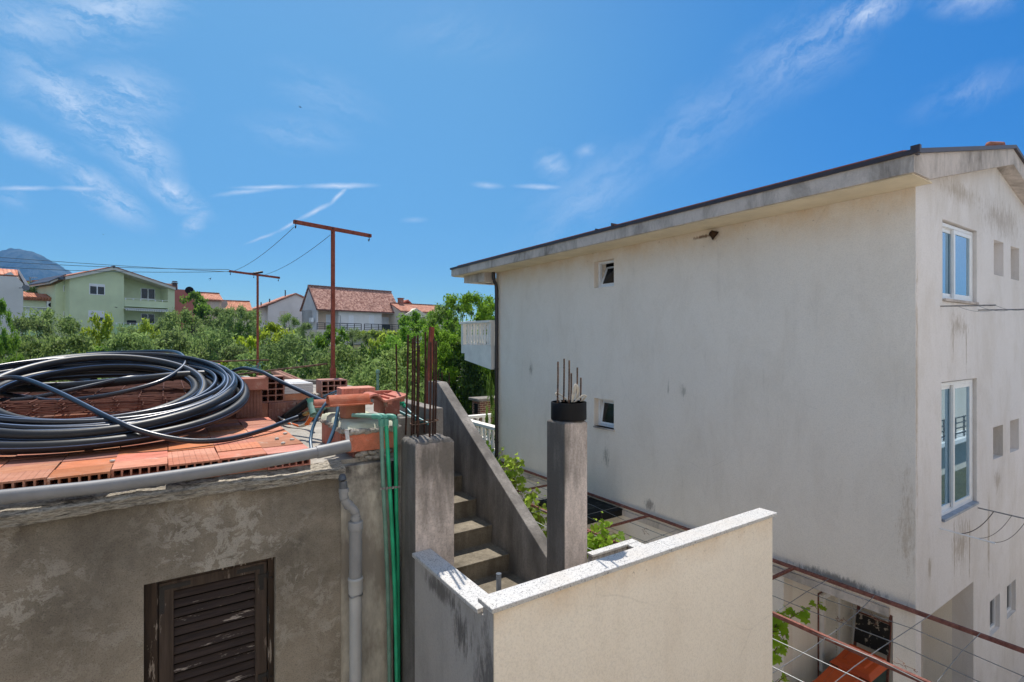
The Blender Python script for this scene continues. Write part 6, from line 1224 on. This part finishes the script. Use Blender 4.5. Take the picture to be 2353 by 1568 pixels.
T = [('olive',115,714,118,36,'broad grey green olive before the low mint wing','olive_tree'),('olive',62,735,80,33,'ragged olive at the left, below the mint terrace','olive_tree'),('big',-22,697,105,23,'leafy branch tree cut by the left picture edge beside the white house','leafy_tree'),
 ('olive',79,651,46,58,'dark olive between the far left white house and the stair block','olive_tree'),('olive',110,653,44,60,'dark olive touching the green stair block, behind the low wing','olive_tree'),('cone',228,723,80,30,'yellow green pointed young tree before the green house','young_tree'),
 ('olive',275,750,80,33,'pale silver olive under the lower mint balcony','olive_tree'),('cone',344,736,62,34,'bright green slim tree at the right end of the lower mint balcony','young_tree'),('olive',420,714,118,42,'large dark olive hiding the right corner of the green house','olive_tree'),
 ('broad',447,674,88,56,'light green spreading tree before the red house','leafy_tree'),('olive',500,712,74,50,'rounded olive below the peach house','olive_tree'),('olive',548,706,86,47,'silver olive below the low broad roof','olive_tree'),('olive',586,715,60,52,'small olive left of the plain white gable','olive_tree'),
 ('olive',300,774,110,24,'low olive right behind the coil, centre','olive_tree'),('olive',405,762,110,27,'dense olive behind the right end of the coil','olive_tree'),('olive',480,758,100,30,'grey olive left of the far clothes post','olive_tree'),('olive',170,775,100,26,'low olive behind the left part of the coil','olive_tree'),('olive',40,772,110,25,'olive behind the coil at the far left','olive_tree'),
 ('bright',625,744,120,33,'bright yellow green tree between the two clothes posts, below the white gable','bright_tree'),('bright',562,775,70,28,'bright green tree just left of the far clothes post','bright_tree'),('near_olive',672,775,125,21,'big grey olive left of the tall clothes post','olive_tree'),('olive',668,722,62,60,'dark olive touching the left corner of the brown roofed house','olive_tree'),('olive',705,745,60,50,'small dark olive before the shaded gable of the brown roofed house','olive_tree'),
 ('broad',762,750,82,40,'fresh green tree behind the tall clothes post','leafy_tree'),('olive',822,757,96,42,'olive below the middle of the black railings','olive_tree'),('near_olive',790,800,105,20,'grey olive right of the tall clothes post','olive_tree'),('bright',890,765,86,33,'bright green tree below the right railing','bright_tree'),('near_olive',885,838,125,14.5,'close grey olive behind the lone rusty bar','olive_tree'),
 ('broad',945,728,110,42,'green tree hiding the end of the right railing','leafy_tree'),('bright',960,795,80,28,'light green tree behind the rusty bars','bright_tree'),('big',1078,684,240,26,'tall airy green tree beside the balcony of the white house','tall_tree'),('big',985,722,210,31,'tall airy green tree behind the rusty bars and red post','tall_tree'),('big',1045,702,190,29,'airy green tree in the middle between the two tall ones','tall_tree'),('broad',1115,715,90,28,'green tree close beside the balcony, behind the tall one','leafy_tree'),('broad',1032,735,100,40,'green tree under the cream arched house','leafy_tree'),
 ('dark',1060,805,150,24.5,'dark leafy tree in the shade below the balcony','dark_tree'),('dark',985,825,110,26,'dark leafy tree behind the top of the sloped wall','dark_tree'),('dark',1125,800,90,26,'dark leafy tree close to the far corner of the white house','dark_tree'),('broad',1131,838,30,18.5,'narrow light green shrub beside the downspout','young_bush'),
 ('broad',232,800,70,28,'green bush under the pointed young tree','leafy_bush'),('olive',535,800,80,24,'low olive at the right end of the coil','olive_tree'),('broad',345,800,70,30,'green bush under the slim bright tree','leafy_bush'),('olive',600,805,80,22,'low olive between the coil and the far clothes post','olive_tree'),('dark',730,800,90,27,'dark shaded tree behind the tall clothes post','dark_tree'),('olive',925,800,80,25,'olive behind the standpipe','olive_tree'),('dark',660,800,120,30,'dark shaded tree behind the big grey olive','dark_tree'),('dark',850,795,120,30,'dark shaded tree under the black railings','dark_tree'),('dark',450,790,120,33,'dark shaded tree low behind the coil end','dark_tree'),('dark',560,740,90,40,'dark tree left of the bright one by the posts','dark_tree')]
for i, (k, px, yt, w, s, lab, nm) in enumerate(T): tree(k, px, yt, w, s, lab, nm, i, px in (-22, 1131))
# hedge before the terrace, rosemary beyond the stairs
def hedge(name, a, b, w, h, mat, label, n, size, asp, zb=0):
    a, b = Vector(a), Vector(b); cl = []; L = (b-a).length
    for i in range(int(L/(w*.55))+1): p = a.lerp(b, min(1, i*w*.55/L)); cl.append((p.x+random.uniform(-.2,.2)*w, p.y+random.uniform(-.2,.2)*w, p.z+h*random.uniform(.35,.62), h*random.uniform(.38,.5)))
    v, f = leaves_np(n, cl, size, asp, .4, 1.0); me = mesh_np(name, v-np.array(a), f, mat); o = bpy.data.objects.new(name, me); COL.objects.link(o); o.location = a; return tag(o, label, 'hedge')
pa_ = H.p(H.az(826,760,-4)[0],-4,zt0-1.5); pb_ = H.p(H.az(928,760,-4)[0],-4,zt0-1.5); hedge('clipped_hedge', pa_, pb_, 1.2, 1.55, M['bright'], 'bright vine hedge along the terrace of the brown roofed house', 4200, .30, .6)
a_ = at(1036, 784, 24); b_ = at(1088, 784, 23.6); hedge('rosemary_hedge', (a_.x,a_.y,-4.6), (b_.x,b_.y,-4.6), 1.4, 1.9, M['olive'] if False else M['darkleaf'], 'spiky dark green rosemary hedge left of the brick chimney', 9000, .16, .16)
a_ = at(925, 784, 17); b_ = at(1010, 784, 19); hedge('low_hedge', (a_.x,a_.y,-5.2), (b_.x,b_.y,-4.9), 1.6, 2.2, M['darkleaf'], 'dark low hedge seen between the rusty bars', 7000, .18, .3)

# ------------------------------------------------------------------ grape vines on the pergola
LEAF = [(0,0),(.10,-.16),(.34,-.20),(.30,-.06),(.50,.10),(.36,.22),(.40,.44),(.22,.40),(.14,.62),(.0,.80),(-.14,.62),(-.22,.40),(-.40,.44),(-.36,.22),(-.50,.10),(-.30,-.06),(-.34,-.20),(-.10,-.16)]
def vine(label, stems, n, size, seed, spread=.16):
    rnd = random.Random(seed); base = Vector(stems[0][0]); t = thing('grape_vine', label, 'vine', tuple(base), 'grape vines on the pergola'); mb = MB(); allp = []
    for S in stems: L = smooth_path(S, 6); mb.tube(L, lambda i, n_=len(L): .008*(1-.7*i/n_), 5); allp.append(L)
    lb_ = MB()
    for i in range(n):
        L = allp[i % len(allp)]; k = rnd.random(); p0 = L[int(k*(len(L)-1))]; d = Vector((rnd.gauss(0,1), rnd.gauss(0,1), rnd.gauss(.1,.7))).normalized(); p = p0+d*rnd.uniform(.04, spread)
        mb.tube([p0, p0.lerp(p,.6)+Vector((0,0,.02)), p], .0025, 4)
        nrm = Vector((rnd.gauss(-.25,.55), rnd.gauss(-.25,.55), rnd.uniform(.3,1))).normalized(); dn = Vector((rnd.gauss(0,1), rnd.gauss(0,1), -.7)); u = (dn-nrm*dn.dot(nrm)).normalized(); w = nrm.cross(u); sc_ = size*rnd.uniform(.55,1.15)*(1-.5*k*(k > .8))
        P = [p+(u*(y+.0)+w*x)*sc_+nrm*(abs(x)*.28-(y*.5)**2*.35+.05*math.sin(9*x))*sc_ for x, y in LEAF]; c_ = p+u*.22*sc_; k0 = len(lb_.v); lb_.v += [tuple(c_)]+[tuple(q) for q in P]
        for q in range(len(P)): lb_.f.append((k0, k0+1+q, k0+1+(q+1) % len(P))); lb_.m.append(0)
    mb.build('stem', M['dead_stem'], t, smooth=True); lb_.build('leaves', M['vine'], t, smooth=True, recalc=False)
M['dead_stem'] = plain('vine_stem', (.16,.09,.045), .85, .2)
X2 = 6.93
def vx(px, py, x=X2): return on_x(px, py, x)
vine('grape vine with fresh leaves trailing along the edge of the sloped stair wall', [[vx(1262,1290),vx(1225,1195),vx(1190,1120),vx(1165,1075),vx(1150,1040)],[vx(1255,1260),vx(1220,1180),vx(1215,1150),vx(1225,1125)],[vx(1180,1110),vx(1175,1085),vx(1190,1065)],[vx(1270,1280),vx(1240,1215),vx(1238,1165)]], 230, .21, 3, .34)
vine('grape vine leaves between the slim pillar and the granite coping', [[vx(1330,1290),vx(1362,1240),vx(1375,1215),vx(1388,1195)],[vx(1345,1285),vx(1385,1250),vx(1410,1240),vx(1425,1228)],[vx(1340,1260),vx(1365,1260),vx(1395,1262)]], 125, .20, 5, .30)
p_ = lambda px, py, y=4.25: on_y(px, py, y)
vine('grape vine shoot reaching past the right end of the parapet wall', [[p_(1770,1470),p_(1795,1437),p_(1830,1412),p_(1862,1395),p_(1885,1388)],[p_(1765,1520),p_(1790,1480),p_(1805,1450)],[p_(1765,1480),p_(1782,1440),p_(1795,1410)]], 58, .20, 8, .15)
vine('pale young vine tips at the bottom beside the parapet wall', [[p_(1760,1600),p_(1785,1570),p_(1805,1556),p_(1822,1552)],[p_(1755,1600),p_(1775,1575),p_(1790,1560)]], 16, .14, 11, .12)
vine('dark vine clump at the foot of the downspout', [[(8.45,13.3,-3.9),(8.4,13.6,-3.7),(8.3,13.9,-3.45),(8.2,14.0,-3.2)],[(8.4,13.2,-4.2),(8.2,13.6,-3.8),(8.1,13.9,-3.5)]], 60, .24, 13, .3)
